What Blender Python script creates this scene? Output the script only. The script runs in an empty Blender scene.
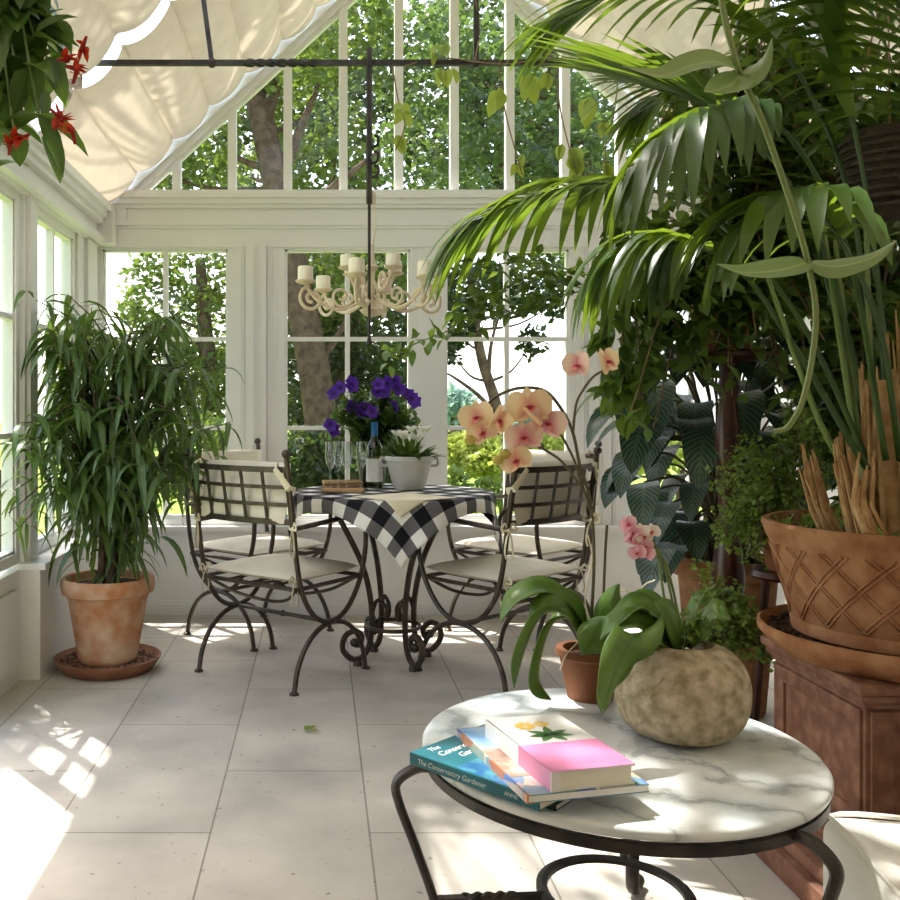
import bpy, bmesh, math, random
from mathutils import Vector, Matrix, Euler
R = random.Random(7)
V = Vector
PI = math.pi
C = bpy.context.scene.collection
F = 930.0
EYE = 1.1

def P(px, py, Y):
    "the point at depth Y that the photograph shows at pixel px, py"
    return V(((px - 320) / F * Y, Y, EYE - (py - 410) / F * Y))

# ------------------------------------------------------------------ materials
def nn(nt, typ, **kw):
    n = nt.nodes.new(typ)
    for k, v in kw.items():
        setattr(n, k, v)
    return n

def base_mat(name):
    m = bpy.data.materials.new(name)
    m.use_nodes = True
    nt = m.node_tree
    nt.nodes.clear()
    out = nn(nt, 'ShaderNodeOutputMaterial')
    return m, nt, out

def rgba(c):
    return (c[0], c[1], c[2], 1.0)

def noise_mix(nt, c1, c2, scale, detail=4, lo=.35, hi=.65, coord='Object', vec=None):
    if vec is None:
        tc = nn(nt, 'ShaderNodeTexCoord')
        vec = tc.outputs[coord]
    n = nn(nt, 'ShaderNodeTexNoise')
    n.inputs['Scale'].default_value = scale
    n.inputs['Detail'].default_value = detail
    nt.links.new(vec, n.inputs['Vector'])
    r = nn(nt, 'ShaderNodeValToRGB')
    r.color_ramp.elements[0].position = lo
    r.color_ramp.elements[1].position = hi
    r.color_ramp.elements[0].color = rgba(c1)
    r.color_ramp.elements[1].color = rgba(c2)
    nt.links.new(n.outputs['Fac'], r.inputs['Fac'])
    return r.outputs['Color'], n.outputs['Fac']

def mat(name, c1, c2=None, rough=.5, scale=6, detail=4, bump=0.0, bscale=None, metal=0.0, lo=.35, hi=.65,
        spec=.5, translucent=None, tfac=0.0, coat=0.0):
    m, nt, out = base_mat(name)
    b = nn(nt, 'ShaderNodeBsdfPrincipled')
    b.inputs['Roughness'].default_value = rough
    b.inputs['Metallic'].default_value = metal
    b.inputs['Specular IOR Level'].default_value = spec
    b.inputs['Coat Weight'].default_value = coat
    col, fac = noise_mix(nt, c1, c2 or tuple(x * .9 for x in c1), scale, detail, lo, hi)
    nt.links.new(col, b.inputs['Base Color'])
    if bump:
        tc = nn(nt, 'ShaderNodeTexCoord')
        n2 = nn(nt, 'ShaderNodeTexNoise')
        n2.inputs['Scale'].default_value = bscale or scale * 4
        n2.inputs['Detail'].default_value = 6
        nt.links.new(tc.outputs['Object'], n2.inputs['Vector'])
        bp = nn(nt, 'ShaderNodeBump')
        bp.inputs['Strength'].default_value = bump
        bp.inputs['Distance'].default_value = .01
        nt.links.new(n2.outputs['Fac'], bp.inputs['Height'])
        nt.links.new(bp.outputs['Normal'], b.inputs['Normal'])
    sh = b.outputs['BSDF']
    if translucent:
        t = nn(nt, 'ShaderNodeBsdfTranslucent')
        t.inputs['Color'].default_value = rgba(translucent)
        mx = nn(nt, 'ShaderNodeMixShader')
        mx.inputs['Fac'].default_value = tfac
        nt.links.new(sh, mx.inputs[1])
        nt.links.new(t.outputs['BSDF'], mx.inputs[2])
        sh = mx.outputs['Shader']
    nt.links.new(sh, out.inputs['Surface'])
    return m

def leaf_mat(name, c1, c2, tcol, tfac=.35, rough=.38, scale=7, rib=None, spec=.5, stripes=None):
    "c1..c2 vary from leaf to leaf; rib = colour of the midrib; stripes = (colour, count) of a feather pattern"
    m, nt, out = base_mat(name)
    b = nn(nt, 'ShaderNodeBsdfPrincipled')
    b.inputs['Roughness'].default_value = rough
    b.inputs['Specular IOR Level'].default_value = spec
    col, fac = noise_mix(nt, c1, c2, scale, 2, .38, .62)
    if rib or stripes:
        uv = nn(nt, 'ShaderNodeUVMap')
        sx = nn(nt, 'ShaderNodeSeparateXYZ')
        nt.links.new(uv.outputs['UV'], sx.inputs[0])
        d = nn(nt, 'ShaderNodeMath', operation='SUBTRACT')
        nt.links.new(sx.outputs['X'], d.inputs[0]); d.inputs[1].default_value = .5
        a = nn(nt, 'ShaderNodeMath', operation='ABSOLUTE')
        nt.links.new(d.outputs[0], a.inputs[0])
        if stripes:
            mu = nn(nt, 'ShaderNodeMath', operation='MULTIPLY'); mu.inputs[1].default_value = -.45
            nt.links.new(a.outputs[0], mu.inputs[0])
            ad = nn(nt, 'ShaderNodeMath', operation='ADD')
            nt.links.new(sx.outputs['Y'], ad.inputs[0]); nt.links.new(mu.outputs[0], ad.inputs[1])
            m3 = nn(nt, 'ShaderNodeMath', operation='MULTIPLY'); m3.inputs[1].default_value = stripes[1]
            nt.links.new(ad.outputs[0], m3.inputs[0])
            fr = nn(nt, 'ShaderNodeMath', operation='FRACT'); nt.links.new(m3.outputs[0], fr.inputs[0])
            gt = nn(nt, 'ShaderNodeMath', operation='GREATER_THAN'); gt.inputs[1].default_value = .62
            nt.links.new(fr.outputs[0], gt.inputs[0])
            mx = nn(nt, 'ShaderNodeMix', data_type='RGBA')
            nt.links.new(gt.outputs[0], mx.inputs['Factor'])
            nt.links.new(col, mx.inputs[6]); mx.inputs[7].default_value = rgba(stripes[0])
            col = mx.outputs[2]
        if rib:
            lt = nn(nt, 'ShaderNodeMath', operation='LESS_THAN'); lt.inputs[1].default_value = .05
            nt.links.new(a.outputs[0], lt.inputs[0])
            mx = nn(nt, 'ShaderNodeMix', data_type='RGBA')
            nt.links.new(lt.outputs[0], mx.inputs['Factor'])
            nt.links.new(col, mx.inputs[6]); mx.inputs[7].default_value = rgba(rib)
            col = mx.outputs[2]
    nt.links.new(col, b.inputs['Base Color'])
    t = nn(nt, 'ShaderNodeBsdfTranslucent')
    t.inputs['Color'].default_value = rgba(tcol)
    mx = nn(nt, 'ShaderNodeMixShader')
    mx.inputs['Fac'].default_value = tfac
    nt.links.new(b.outputs['BSDF'], mx.inputs[1]); nt.links.new(t.outputs['BSDF'], mx.inputs[2])
    nt.links.new(mx.outputs['Shader'], out.inputs['Surface'])
    return m

def petal_mat(name, inner, outer, tfac=.35, pos=(.1, .6)):
    m, nt, out = base_mat(name)
    uv = nn(nt, 'ShaderNodeUVMap')
    sx = nn(nt, 'ShaderNodeSeparateXYZ')
    nt.links.new(uv.outputs['UV'], sx.inputs[0])
    r = nn(nt, 'ShaderNodeValToRGB')
    r.color_ramp.elements[0].position = pos[0]; r.color_ramp.elements[1].position = pos[1]
    r.color_ramp.elements[0].color = rgba(inner); r.color_ramp.elements[1].color = rgba(outer)
    nt.links.new(sx.outputs['Y'], r.inputs['Fac'])
    b = nn(nt, 'ShaderNodeBsdfPrincipled')
    b.inputs['Roughness'].default_value = .6
    nt.links.new(r.outputs['Color'], b.inputs['Base Color'])
    t = nn(nt, 'ShaderNodeBsdfTranslucent'); nt.links.new(r.outputs['Color'], t.inputs['Color'])
    mx = nn(nt, 'ShaderNodeMixShader'); mx.inputs['Fac'].default_value = tfac
    nt.links.new(b.outputs['BSDF'], mx.inputs[1]); nt.links.new(t.outputs['BSDF'], mx.inputs[2])
    nt.links.new(mx.outputs['Shader'], out.inputs['Surface'])
    return m

def glass_mat(name, tint=(.97, .985, .98), ior=1.45, boost=0.0, rough=0.0):
    m, nt, out = base_mat(name)
    t = nn(nt, 'ShaderNodeBsdfTransparent'); t.inputs['Color'].default_value = rgba(tint)
    g = nn(nt, 'ShaderNodeBsdfGlossy'); g.inputs['Roughness'].default_value = rough
    fr = nn(nt, 'ShaderNodeFresnel')
    ge = nn(nt, 'ShaderNodeNewGeometry')
    mr = nn(nt, 'ShaderNodeMapRange')
    mr.inputs['To Min'].default_value = ior; mr.inputs['To Max'].default_value = 1 / ior
    nt.links.new(ge.outputs['Backfacing'], mr.inputs['Value'])
    nt.links.new(mr.outputs[0], fr.inputs['IOR'])
    ad = nn(nt, 'ShaderNodeMath', operation='ADD'); ad.inputs[1].default_value = boost; ad.use_clamp = True
    nt.links.new(fr.outputs[0], ad.inputs[0])
    mx = nn(nt, 'ShaderNodeMixShader')
    nt.links.new(ad.outputs[0], mx.inputs['Fac'])
    nt.links.new(t.outputs['BSDF'], mx.inputs[1]); nt.links.new(g.outputs['BSDF'], mx.inputs[2])
    nt.links.new(mx.outputs['Shader'], out.inputs['Surface'])
    return m

def floor_mat():
    m, nt, out = base_mat('limestone_slabs')
    tc = nn(nt, 'ShaderNodeTexCoord')
    mp = nn(nt, 'ShaderNodeMapping')
    nt.links.new(tc.outputs['Object'], mp.inputs['Vector'])
    # slabs .413 wide in X, .83 long in Y: brick u runs along Y, v along X
    sp = nn(nt, 'ShaderNodeSeparateXYZ'); nt.links.new(mp.outputs[0], sp.inputs[0])
    ax = nn(nt, 'ShaderNodeMath', operation='ADD'); ax.inputs[1].default_value = .285 + .4135 * 20
    ay = nn(nt, 'ShaderNodeMath', operation='ADD'); ay.inputs[1].default_value = -2.42 + .83 * 20
    nt.links.new(sp.outputs['X'], ax.inputs[0]); nt.links.new(sp.outputs['Y'], ay.inputs[0])
    cb = nn(nt, 'ShaderNodeCombineXYZ')
    nt.links.new(ay.outputs[0], cb.inputs['X']); nt.links.new(ax.outputs[0], cb.inputs['Y'])
    br = nn(nt, 'ShaderNodeTexBrick')
    br.offset = .5
    br.inputs['Scale'].default_value = 1
    br.inputs['Brick Width'].default_value = .83
    br.inputs['Row Height'].default_value = .4135
    br.inputs['Mortar Size'].default_value = .0028
    br.inputs['Mortar Smooth'].default_value = .2
    br.inputs['Color1'].default_value = (.57, .525, .465, 1)
    br.inputs['Color2'].default_value = (.50, .46, .41, 1)
    br.inputs['Mortar'].default_value = (.27, .24, .2, 1)
    nt.links.new(cb.outputs[0], br.inputs['Vector'])
    cloud, f1 = noise_mix(nt, (.70, .70, .70), (1.08, 1.07, 1.05), 3.0, 10, .3, .7, vec=tc.outputs['Object'])
    pit, f2 = noise_mix(nt, (.45, .43, .4), (1, 1, 1), 38, 3, .26, .33, vec=tc.outputs['Object'])
    m1 = nn(nt, 'ShaderNodeMix', data_type='RGBA', blend_type='MULTIPLY'); m1.inputs['Factor'].default_value = 1
    nt.links.new(br.outputs['Color'], m1.inputs[6]); nt.links.new(cloud, m1.inputs[7])
    m2 = nn(nt, 'ShaderNodeMix', data_type='RGBA', blend_type='MULTIPLY'); m2.inputs['Factor'].default_value = 1
    nt.links.new(m1.outputs[2], m2.inputs[6]); nt.links.new(pit, m2.inputs[7])
    b = nn(nt, 'ShaderNodeBsdfPrincipled')
    b.inputs['Roughness'].default_value = .55
    b.inputs['Specular IOR Level'].default_value = .35
    nt.links.new(m2.outputs[2], b.inputs['Base Color'])
    bp = nn(nt, 'ShaderNodeBump'); bp.inputs['Strength'].default_value = .3; bp.inputs['Distance'].default_value = .004
    inv = nn(nt, 'ShaderNodeMath', operation='SUBTRACT'); inv.inputs[0].default_value = 1
    nt.links.new(br.outputs['Fac'], inv.inputs[1])
    nt.links.new(inv.outputs[0], bp.inputs['Height'])
    nt.links.new(bp.outputs['Normal'], b.inputs['Normal'])
    nt.links.new(b.outputs['BSDF'], out.inputs['Surface'])
    return m

def marble_mat():
    m, nt, out = base_mat('veined_marble')
    tc = nn(nt, 'ShaderNodeTexCoord')
    n0 = nn(nt, 'ShaderNodeTexNoise'); n0.inputs['Scale'].default_value = 5; n0.inputs['Detail'].default_value = 6
    nt.links.new(tc.outputs['Object'], n0.inputs['Vector'])
    mv = nn(nt, 'ShaderNodeMix', data_type='RGBA'); mv.inputs['Factor'].default_value = .22
    nt.links.new(tc.outputs['Object'], mv.inputs[6]); nt.links.new(n0.outputs['Color'], mv.inputs[7])
    w = nn(nt, 'ShaderNodeTexWave'); w.inputs['Scale'].default_value = 3.2; w.inputs['Distortion'].default_value = 9
    w.inputs['Detail'].default_value = 5; w.inputs['Detail Scale'].default_value = 1.6
    w.bands_direction = 'DIAGONAL'
    nt.links.new(mv.outputs[2], w.inputs['Vector'])
    r = nn(nt, 'ShaderNodeValToRGB')
    e = r.color_ramp.elements
    e[0].position = 0; e[0].color = (.42, .45, .47, 1)
    e[1].position = .5; e[1].color = (.79, .815, .835, 1)
    k = e.new(.07); k.color = (.64, .67, .68, 1)
    nt.links.new(w.outputs['Fac'], r.inputs['Fac'])
    cl, f = noise_mix(nt, (.78, .82, .83), (1.03, 1.02, 1.0), 7, 6, .35, .6)
    mm = nn(nt, 'ShaderNodeMix', data_type='RGBA', blend_type='MULTIPLY'); mm.inputs['Factor'].default_value = 1
    nt.links.new(r.outputs[0], mm.inputs[6]); nt.links.new(cl, mm.inputs[7])
    b = nn(nt, 'ShaderNodeBsdfPrincipled'); b.inputs['Roughness'].default_value = .28
    nt.links.new(mm.outputs[2], b.inputs['Base Color'])
    nt.links.new(b.outputs['BSDF'], out.inputs['Surface'])
    return m

def gingham_mat():
    m, nt, out = base_mat('gingham_cotton')
    uv = nn(nt, 'ShaderNodeUVMap')
    sx = nn(nt, 'ShaderNodeSeparateXYZ'); nt.links.new(uv.outputs['UV'], sx.inputs[0])
    outs = []
    for k in 'XY':
        mu = nn(nt, 'ShaderNodeMath', operation='MULTIPLY'); mu.inputs[1].default_value = 1 / .128
        nt.links.new(sx.outputs[k], mu.inputs[0])
        fr = nn(nt, 'ShaderNodeMath', operation='FRACT'); nt.links.new(mu.outputs[0], fr.inputs[0])
        gt = nn(nt, 'ShaderNodeMath', operation='GREATER_THAN'); gt.inputs[1].default_value = .5
        nt.links.new(fr.outputs[0], gt.inputs[0]); outs.append(gt)
    ad = nn(nt, 'ShaderNodeMath', operation='ADD')
    nt.links.new(outs[0].outputs[0], ad.inputs[0]); nt.links.new(outs[1].outputs[0], ad.inputs[1])
    dv = nn(nt, 'ShaderNodeMath', operation='MULTIPLY'); dv.inputs[1].default_value = .5
    nt.links.new(ad.outputs[0], dv.inputs[0])
    r = nn(nt, 'ShaderNodeValToRGB'); r.color_ramp.interpolation = 'CONSTANT'
    e = r.color_ramp.elements
    e[0].position = 0; e[0].color = (.80, .79, .76, 1)
    e[1].position = .75; e[1].color = (.012, .012, .016, 1)
    k = e.new(.25); k.color = (.135, .13, .14, 1)
    nt.links.new(dv.outputs[0], r.inputs['Fac'])
    b = nn(nt, 'ShaderNodeBsdfPrincipled'); b.inputs['Roughness'].default_value = .9
    b.inputs['Specular IOR Level'].default_value = .15
    nt.links.new(r.outputs[0], b.inputs['Base Color'])
    nt.links.new(b.outputs['BSDF'], out.inputs['Surface'])
    return m

# ------------------------------------------------------------------ mesh builder
def cr(pts, n):
    "Catmull-Rom through pts, n samples per span"
    p = [V(q) for q in pts]
    if len(p) == 2:
        return [p[0].lerp(p[1], i / n) for i in range(n + 1)]
    e = [p[0] * 2 - p[1]] + p + [p[-1] * 2 - p[-2]]
    out = []
    for i in range(1, len(e) - 2):
        a, b, c, d = e[i - 1], e[i], e[i + 1], e[i + 2]
        for k in range(n):
            t = k / n
            out.append(.5 * ((2 * b) + (c - a) * t + (2 * a - 5 * b + 4 * c - d) * t * t + (3 * b - a - 3 * c + d) * t ** 3))
    out.append(p[-1])
    return out

SH = {
    'lance': lambda t: math.sin(PI * min(1, t ** .75)) ** .8 if 0 < t < 1 else 0.02,
    'strap': lambda t: min(1, (t * 5 + .25)) * (1 - max(0, (t - .72) / .28) ** 2.2) if t < 1 else .03,
    'ovate': lambda t: math.sin(PI * t ** .62) ** .75 if 0 < t < 1 else 0.02,
    'round': lambda t: (1 - (2 * t - 1) ** 2) ** .5 * .96 + .04,
    'palm': lambda t: min(1, .35 + t * 3) * (1 - t ** 2.2) + .02,
}

class MB:
    def __init__(s):
        s.v = []; s.f = []; s.uv = []; s.has_uv = False
    def add(s, vs, fs, uvs=None):
        o = len(s.v)
        s.v.extend([tuple(q) for q in vs])
        s.f.extend([tuple(o + i for i in q) for q in fs])
        if uvs:
            s.has_uv = True
            s.uv.extend(uvs)
        else:
            s.uv.extend([(0, 0)] * len(vs))
        return s
    def box(s, c, sz, rot=None, bev=0, seg=2):
        if bev:
            bm = bmesh.new(); bmesh.ops.create_cube(bm, size=1)
            for v in bm.verts:
                v.co = V((v.co.x * sz[0], v.co.y * sz[1], v.co.z * sz[2]))
            bmesh.ops.bevel(bm, geom=bm.edges[:], offset=bev, segments=seg, profile=.5, affect='EDGES')
            return s.bm(bm, c, rot)
        x, y, z = sz[0] / 2, sz[1] / 2, sz[2] / 2
        vs = [V((i, j, k)) for i in (-x, x) for j in (-y, y) for k in (-z, z)]
        if rot:
            vs = [rot @ q for q in vs]
        c = V(c)
        return s.add([q + c for q in vs], [(0, 1, 3, 2), (4, 6, 7, 5), (0, 4, 5, 1), (2, 3, 7, 6), (0, 2, 6, 4), (1, 5, 7, 3)])
    def span(s, a, b, bev=0):
        a, b = V(a), V(b)
        return s.box((a + b) / 2, [abs(q) for q in (b - a)], None, bev)
    def bm(s, bm, c=(0, 0, 0), rot=None):
        c = V(c)
        bm.verts.ensure_lookup_table(); bm.verts.index_update()
        vs = [(rot @ v.co if rot else v.co.copy()) + c for v in bm.verts]
        s.add(vs, [[v.index for v in f.verts] for f in bm.faces])
        bm.free()
        return s
    def tube(s, pts, r, n=8, closed=False, flat=None, up=None, cap=True):
        "round (or elliptical: flat=(a,b)) bar along pts; r is a number or a list"
        p = [V(q) for q in pts]
        N = len(p)
        rr = r if isinstance(r, (list, tuple)) else [r] * N
        tang = []
        for i in range(N):
            if closed:
                t = p[(i + 1) % N] - p[i - 1]
            else:
                t = p[min(i + 1, N - 1)] - p[max(i - 1, 0)]
            tang.append(t.normalized() if t.length > 1e-9 else V((0, 0, 1)))
        t0 = tang[0]
        a = V(up) if up else (V((0, 0, 1)) if abs(t0.z) < .9 else V((1, 0, 0)))
        nrm = (a - t0 * a.dot(t0)).normalized()
        vs = []; fs = []
        for i in range(N):
            t = tang[i]
            if up:
                q = V(up) - t * V(up).dot(t)
                if q.length > 1e-4: nrm = q.normalized()
            else:
                nrm = (nrm - t * nrm.dot(t)).normalized()
            b = t.cross(nrm)
            fa, fb = flat if flat else (1, 1)
            for k in range(n):
                an = 2 * PI * k / n + (PI / n if n == 4 else 0)
                vs.append(p[i] + nrm * (math.cos(an) * rr[i] * fa) + b * (math.sin(an) * rr[i] * fb))
        M_ = N if closed else N - 1
        for i in range(M_):
            j = (i + 1) % N
            for k in range(n):
                k2 = (k + 1) % n
                fs.append((i * n + k, i * n + k2, j * n + k2, j * n + k))
        if cap and not closed:
            fs.append(tuple(range(n - 1, -1, -1)))
            fs.append(tuple(range((N - 1) * n, N * n)))
        return s.add(vs, fs)
    def lathe(s, prof, c=(0, 0, 0), n=32, wob=0, seed=0):
        rg = random.Random(seed)
        vs = []; fs = []
        ph = [rg.uniform(0, 6) for _ in range(3)]
        for r, z in prof:
            for k in range(n):
                a = 2 * PI * k / n
                q = r * (1 + wob * (math.sin(2 * a + ph[0]) + .6 * math.sin(3 * a + ph[1] + z * 20)))
                vs.append((c[0] + q * math.cos(a), c[1] + q * math.sin(a), c[2] + z))
        for i in range(len(prof) - 1):
            for k in range(n):
                k2 = (k + 1) % n
                fs.append((i * n + k, i * n + k2, (i + 1) * n + k2, (i + 1) * n + k))
        if prof[0][0] > 1e-4: fs.append(tuple(range(n - 1, -1, -1)))
        if prof[-1][0] > 1e-4: fs.append(tuple(range((len(prof) - 1) * n, len(prof) * n)))
        return s.add(vs, fs)
    def ball(s, c, r, sc=(1, 1, 1), sub=2):
        bm = bmesh.new(); bmesh.ops.create_icosphere(bm, subdivisions=sub, radius=r)
        for v in bm.verts: v.co = V((v.co.x * sc[0], v.co.y * sc[1], v.co.z * sc[2]))
        return s.bm(bm, c)
    def strap(s, pts, W, side=None, fold=.2, shape='strap', wave=0):
        "leaf blade along a path"
        p = [V(q) for q in pts]; N = len(p)
        vs = []; uv = []; fs = []
        for i in range(N):
            t = (p[min(i + 1, N - 1)] - p[max(i - 1, 0)]).normalized()
            sd = V(side) if side else t.cross(V((0, 0, 1)))
            sd = sd - t * sd.dot(t)
            if sd.length < 1e-4: sd = V((1, 0, 0))
            sd.normalize()
            nr = sd.cross(t)
            u = i / (N - 1); w = W * SH[shape](u)
            wv = wave * math.sin(u * 17) * w
            for k, m in ((0, -1), (.25, -.5), (.5, 0), (.75, .5), (1, 1)):
                vs.append(p[i] + sd * (w * m) + nr * (w * fold * (abs(m) ** 1.4) + (wv if k in (0, 1) else 0) * (1 if m > 0 else -1)))
                uv.append((k, u))
        for i in range(N - 1):
            for k in range(4):
                fs.append((i * 5 + k, i * 5 + k + 1, i * 5 + 6 + k, i * 5 + 5 + k))
        return s.add(vs, fs, uv)
    def leaf(s, p, d, L, W, droop=.6, seg=4, fold=.25, shape='lance', up=(0, 0, 1), roll=0):
        d = V(d).normalized(); up = V(up)
        sd = d.cross(up)
        if sd.length < 1e-3: sd = d.cross(V((1, 0, 0)))
        sd.normalize()
        if roll: sd = Matrix.Rotation(roll, 3, d) @ sd
        p = V(p); vs = []; uv = []; fs = []
        fn = SH[shape]
        for i in range(seg + 1):
            t = i / seg
            sd = (sd - d * sd.dot(d)).normalized()
            nr = sd.cross(d)
            w = W * fn(t)
            e = nr * (w * fold)
            vs += [p - sd * w + e, p.copy(), p + sd * w + e]
            uv += [(0, t), (.5, t), (1, t)]
            p = p + d * (L / seg)
            d = (d + V((0, 0, -droop / seg))).normalized()
        for i in range(seg):
            a = i * 3
            fs += [(a, a + 1, a + 4, a + 3), (a + 1, a + 2, a + 5, a + 4)]
        return s.add(vs, fs, uv)
    def build(s, name, m, parent=None, smooth=True, sub=0, solid=0, loc=None):
        me = bpy.data.meshes.new(name)
        me.from_pydata(s.v, [], s.f)
        if s.has_uv:
            l = me.uv_layers.new(name='UVMap')
            idx = [0] * len(me.loops); me.loops.foreach_get('vertex_index', idx)
            flat = []
            for i in idx: flat += s.uv[i]
            l.data.foreach_set('uv', flat)
        me.polygons.foreach_set('use_smooth', [smooth] * len(me.polygons))
        me.materials.append(m)
        me.update()
        o = bpy.data.objects.new(name, me); C.objects.link(o)
        if smooth and not s.has_uv:
            try: me.set_sharp_from_angle(angle=math.radians(42))
            except Exception: pass
        if parent: o.parent = parent
        if loc: o.location = loc
        if solid:
            q = o.modifiers.new('solid', 'SOLIDIFY'); q.thickness = solid; q.offset = 0
        if sub:
            q = o.modifiers.new('sub', 'SUBSURF'); q.levels = sub; q.render_levels = sub
        return o

def tag(o, label, cat, group=None, kind=None):
    o['label'] = label; o['category'] = cat
    if group: o['group'] = group
    if kind: o['kind'] = kind
    return o
def thing(name, label, cat, loc=(0, 0, 0), rz=0, group=None):
    o = bpy.data.objects.new(name, None); C.objects.link(o)
    o.empty_display_size = .1
    o.location = loc; o.rotation_euler = (0, 0, rz)
    return tag(o, label, cat, group)
def struct(mb, name, m, smooth=False):
    o = mb.build(name, m, None, smooth); o['kind'] = 'structure'
    return o
def kids(o): return [c for c in bpy.data.objects if c.parent == o]
def copy_tree(o, parent=None):
    c = o.copy(); C.objects.link(c)
    if parent: c.parent = parent
    for ch in kids(o): copy_tree(ch, c)
    return c
def plabel(o, t):
    o['label'] = t; return o
def rnd(a, b): return R.uniform(a, b)
def rvec(): 
    while True:
        q = V((rnd(-1, 1), rnd(-1, 1), rnd(-1, 1)))
        if .05 < q.length < 1: return q.normalized()

# ------------------------------------------------------------------ palette
WHITE = mat('white_paint', (.80, .79, .765), (.77, .76, .735), rough=.45, scale=3, bump=.05, bscale=30)
FLOOR = floor_mat()
MARBLE = marble_mat()
GING = gingham_mat()
GLASS = glass_mat('window_glass', ior=1.33)
CLEAR = glass_mat('flute_glass', (.93, .95, .95), 1.5, .10)
BOTTLE = glass_mat('pale_green_bottle_glass', (.55, .62, .35), 1.45, .04)
IRON = mat('dark_wrought_iron', (.045, .036, .028), (.09, .07, .05), rough=.42, scale=25, metal=.55, bump=.15)
IRONB = mat('black_iron', (.018, .016, .015), (.05, .042, .034), rough=.45, scale=20, metal=.4, bump=.2)
CUSH = mat('cream_canvas', (.74, .68, .57), (.68, .62, .51), rough=.9, scale=9, bump=.15, bscale=180, spec=.2)
TIE = mat('cream_tape', (.78, .70, .52), (.70, .62, .45), rough=.9, scale=20)
BLIND = mat('cream_blind_linen', (.62, .53, .41), (.54, .455, .345), rough=.9, scale=9, bump=.1, bscale=60, spec=.1,
            translucent=(.78, .67, .52), tfac=.16)
TERRA = mat('weathered_terracotta', (.47, .20, .09), (.60, .42, .29), rough=.85, scale=11, detail=7, bump=.25, bscale=40, spec=.2)
TERRA_D = mat('brown_terracotta', (.225, .088, .034), (.33, .165, .08), rough=.8, scale=18, detail=7, bump=.25, bscale=40, spec=.25)
TERRA_O = mat('orange_terracotta', (.21, .075, .03), (.16, .058, .024), rough=.7, scale=14, bump=.15, spec=.3)
RUST = mat('red_brown_glaze', (.21, .075, .035), (.27, .12, .06), rough=.6, scale=9, detail=6, bump=.2)
BRICK = mat('pedestal_terracotta', (.125, .045, .02), (.24, .115, .065), rough=.7, scale=24, detail=8, bump=.35, bscale=30, lo=.4, hi=.75)
STONE = mat('mossy_stone', (.26, .215, .12), (.56, .46, .34), rough=.95, scale=42, detail=12, bump=1.0, bscale=90, lo=.32, hi=.66, spec=.15)
SOIL = mat('dark_soil', (.03, .02, .013), (.09, .06, .04), rough=1, scale=60, bump=.8, bscale=120, spec=.1)
GRAVEL = mat('red_brown_gravel', (.10, .05, .034), (.32, .19, .14), rough=.9, scale=45, spec=.2, lo=.42, hi=.58)
BARK = mat('grey_brown_bark', (.06, .042, .03), (.125, .088, .06), rough=.9, scale=14, bump=.5, spec=.1)
FIBRE = mat('tan_palm_fibre', (.30, .17, .075), (.46, .30, .15), rough=.95, scale=22, bump=.6, bscale=70, spec=.1)
WOODR = mat('dark_red_wood', (.06, .014, .008), (.035, .009, .006), rough=.3, scale=12)
GREEN_STEM = mat('green_stem', (.11, .18, .04), (.16, .21, .06), rough=.5, scale=15)
DARK_STEM = mat('dark_orchid_stem', (.07, .065, .03), (.10, .08, .04), rough=.5, scale=15)
TWIG = mat('brown_twig', (.16, .10, .05), (.22, .15, .08), rough=.8, scale=15)
L_FICUS = leaf_mat('ficus_leaf', (.035, .085, .022), (.075, .135, .035), (.22, .34, .05), .28, .33, 6, rib=(.14, .2, .07))
L_PALM = leaf_mat('palm_leaflet', (.022, .055, .018), (.045, .09, .022), (.24, .36, .025), .34, .30, 4)
L_VINE = leaf_mat('vine_leaf', (.04, .09, .018), (.085, .15, .028), (.26, .38, .045), .33, .42, 6)
L_LIME = leaf_mat('lime_leaf', (.19, .27, .035), (.27, .34, .06), (.5, .58, .08), .4, .5, 6)
L_BIG = leaf_mat('pale_vine_leaf', (.14, .21, .09), (.18, .25, .10), (.28, .38, .10), .3, .4, 4, rib=(.30, .38, .16))
L_ORCH = leaf_mat('orchid_leaf', (.085, .17, .03), (.13, .225, .045), (.3, .42, .06), .22, .33, 9, rib=(.07, .14, .03))
L_CALA = leaf_mat('calathea_leaf', (.012, .032, .02), (.02, .045, .025), (.05, .08, .03), .12, .3, 5, rib=(.06, .1, .06), stripes=((.075, .125, .085), 13))
L_FERN = leaf_mat('fern_leaf', (.12, .20, .035), (.20, .28, .06), (.3, .42, .06), .35, .5, 12)
L_RED = leaf_mat('glossy_dark_leaf', (.035, .085, .02), (.06, .12, .025), (.2, .32, .04), .28, .3, 6, rib=(.09, .15, .04))
L_TREE = leaf_mat('tree_leaf', (.05, .095, .018), (.11, .165, .025), (.21, .30, .04), .4, .5, 1.6)
L_TREED = leaf_mat('dark_tree_leaf', (.018, .036, .012), (.04, .066, .018), (.08, .13, .02), .35, .5, 1.6)
L_TREEM = leaf_mat('mid_tree_leaf', (.035, .072, .02), (.07, .12, .028), (.15, .24, .05), .38, .45, 1.6)
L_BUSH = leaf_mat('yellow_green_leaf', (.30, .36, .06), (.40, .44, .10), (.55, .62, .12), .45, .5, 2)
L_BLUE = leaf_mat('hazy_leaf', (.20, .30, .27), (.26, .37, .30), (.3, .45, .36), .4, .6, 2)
WAX = mat('ivory_wax', (.86, .79, .66), (.82, .74, .6), rough=.5, scale=10)
CHAND = mat('ivory_painted_iron', (.74, .62, .47), (.62, .50, .36), rough=.5, scale=18, bump=.2)
# ================================================================== SETTING
XL, XR, YB, XM = -1.22, 2.42, 5.0, .6
K = .92
def roof_z(x): return 2.20 + K * (x + 1.2) if x <= XM else 2.20 + K * (2.4 - x)

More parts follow.
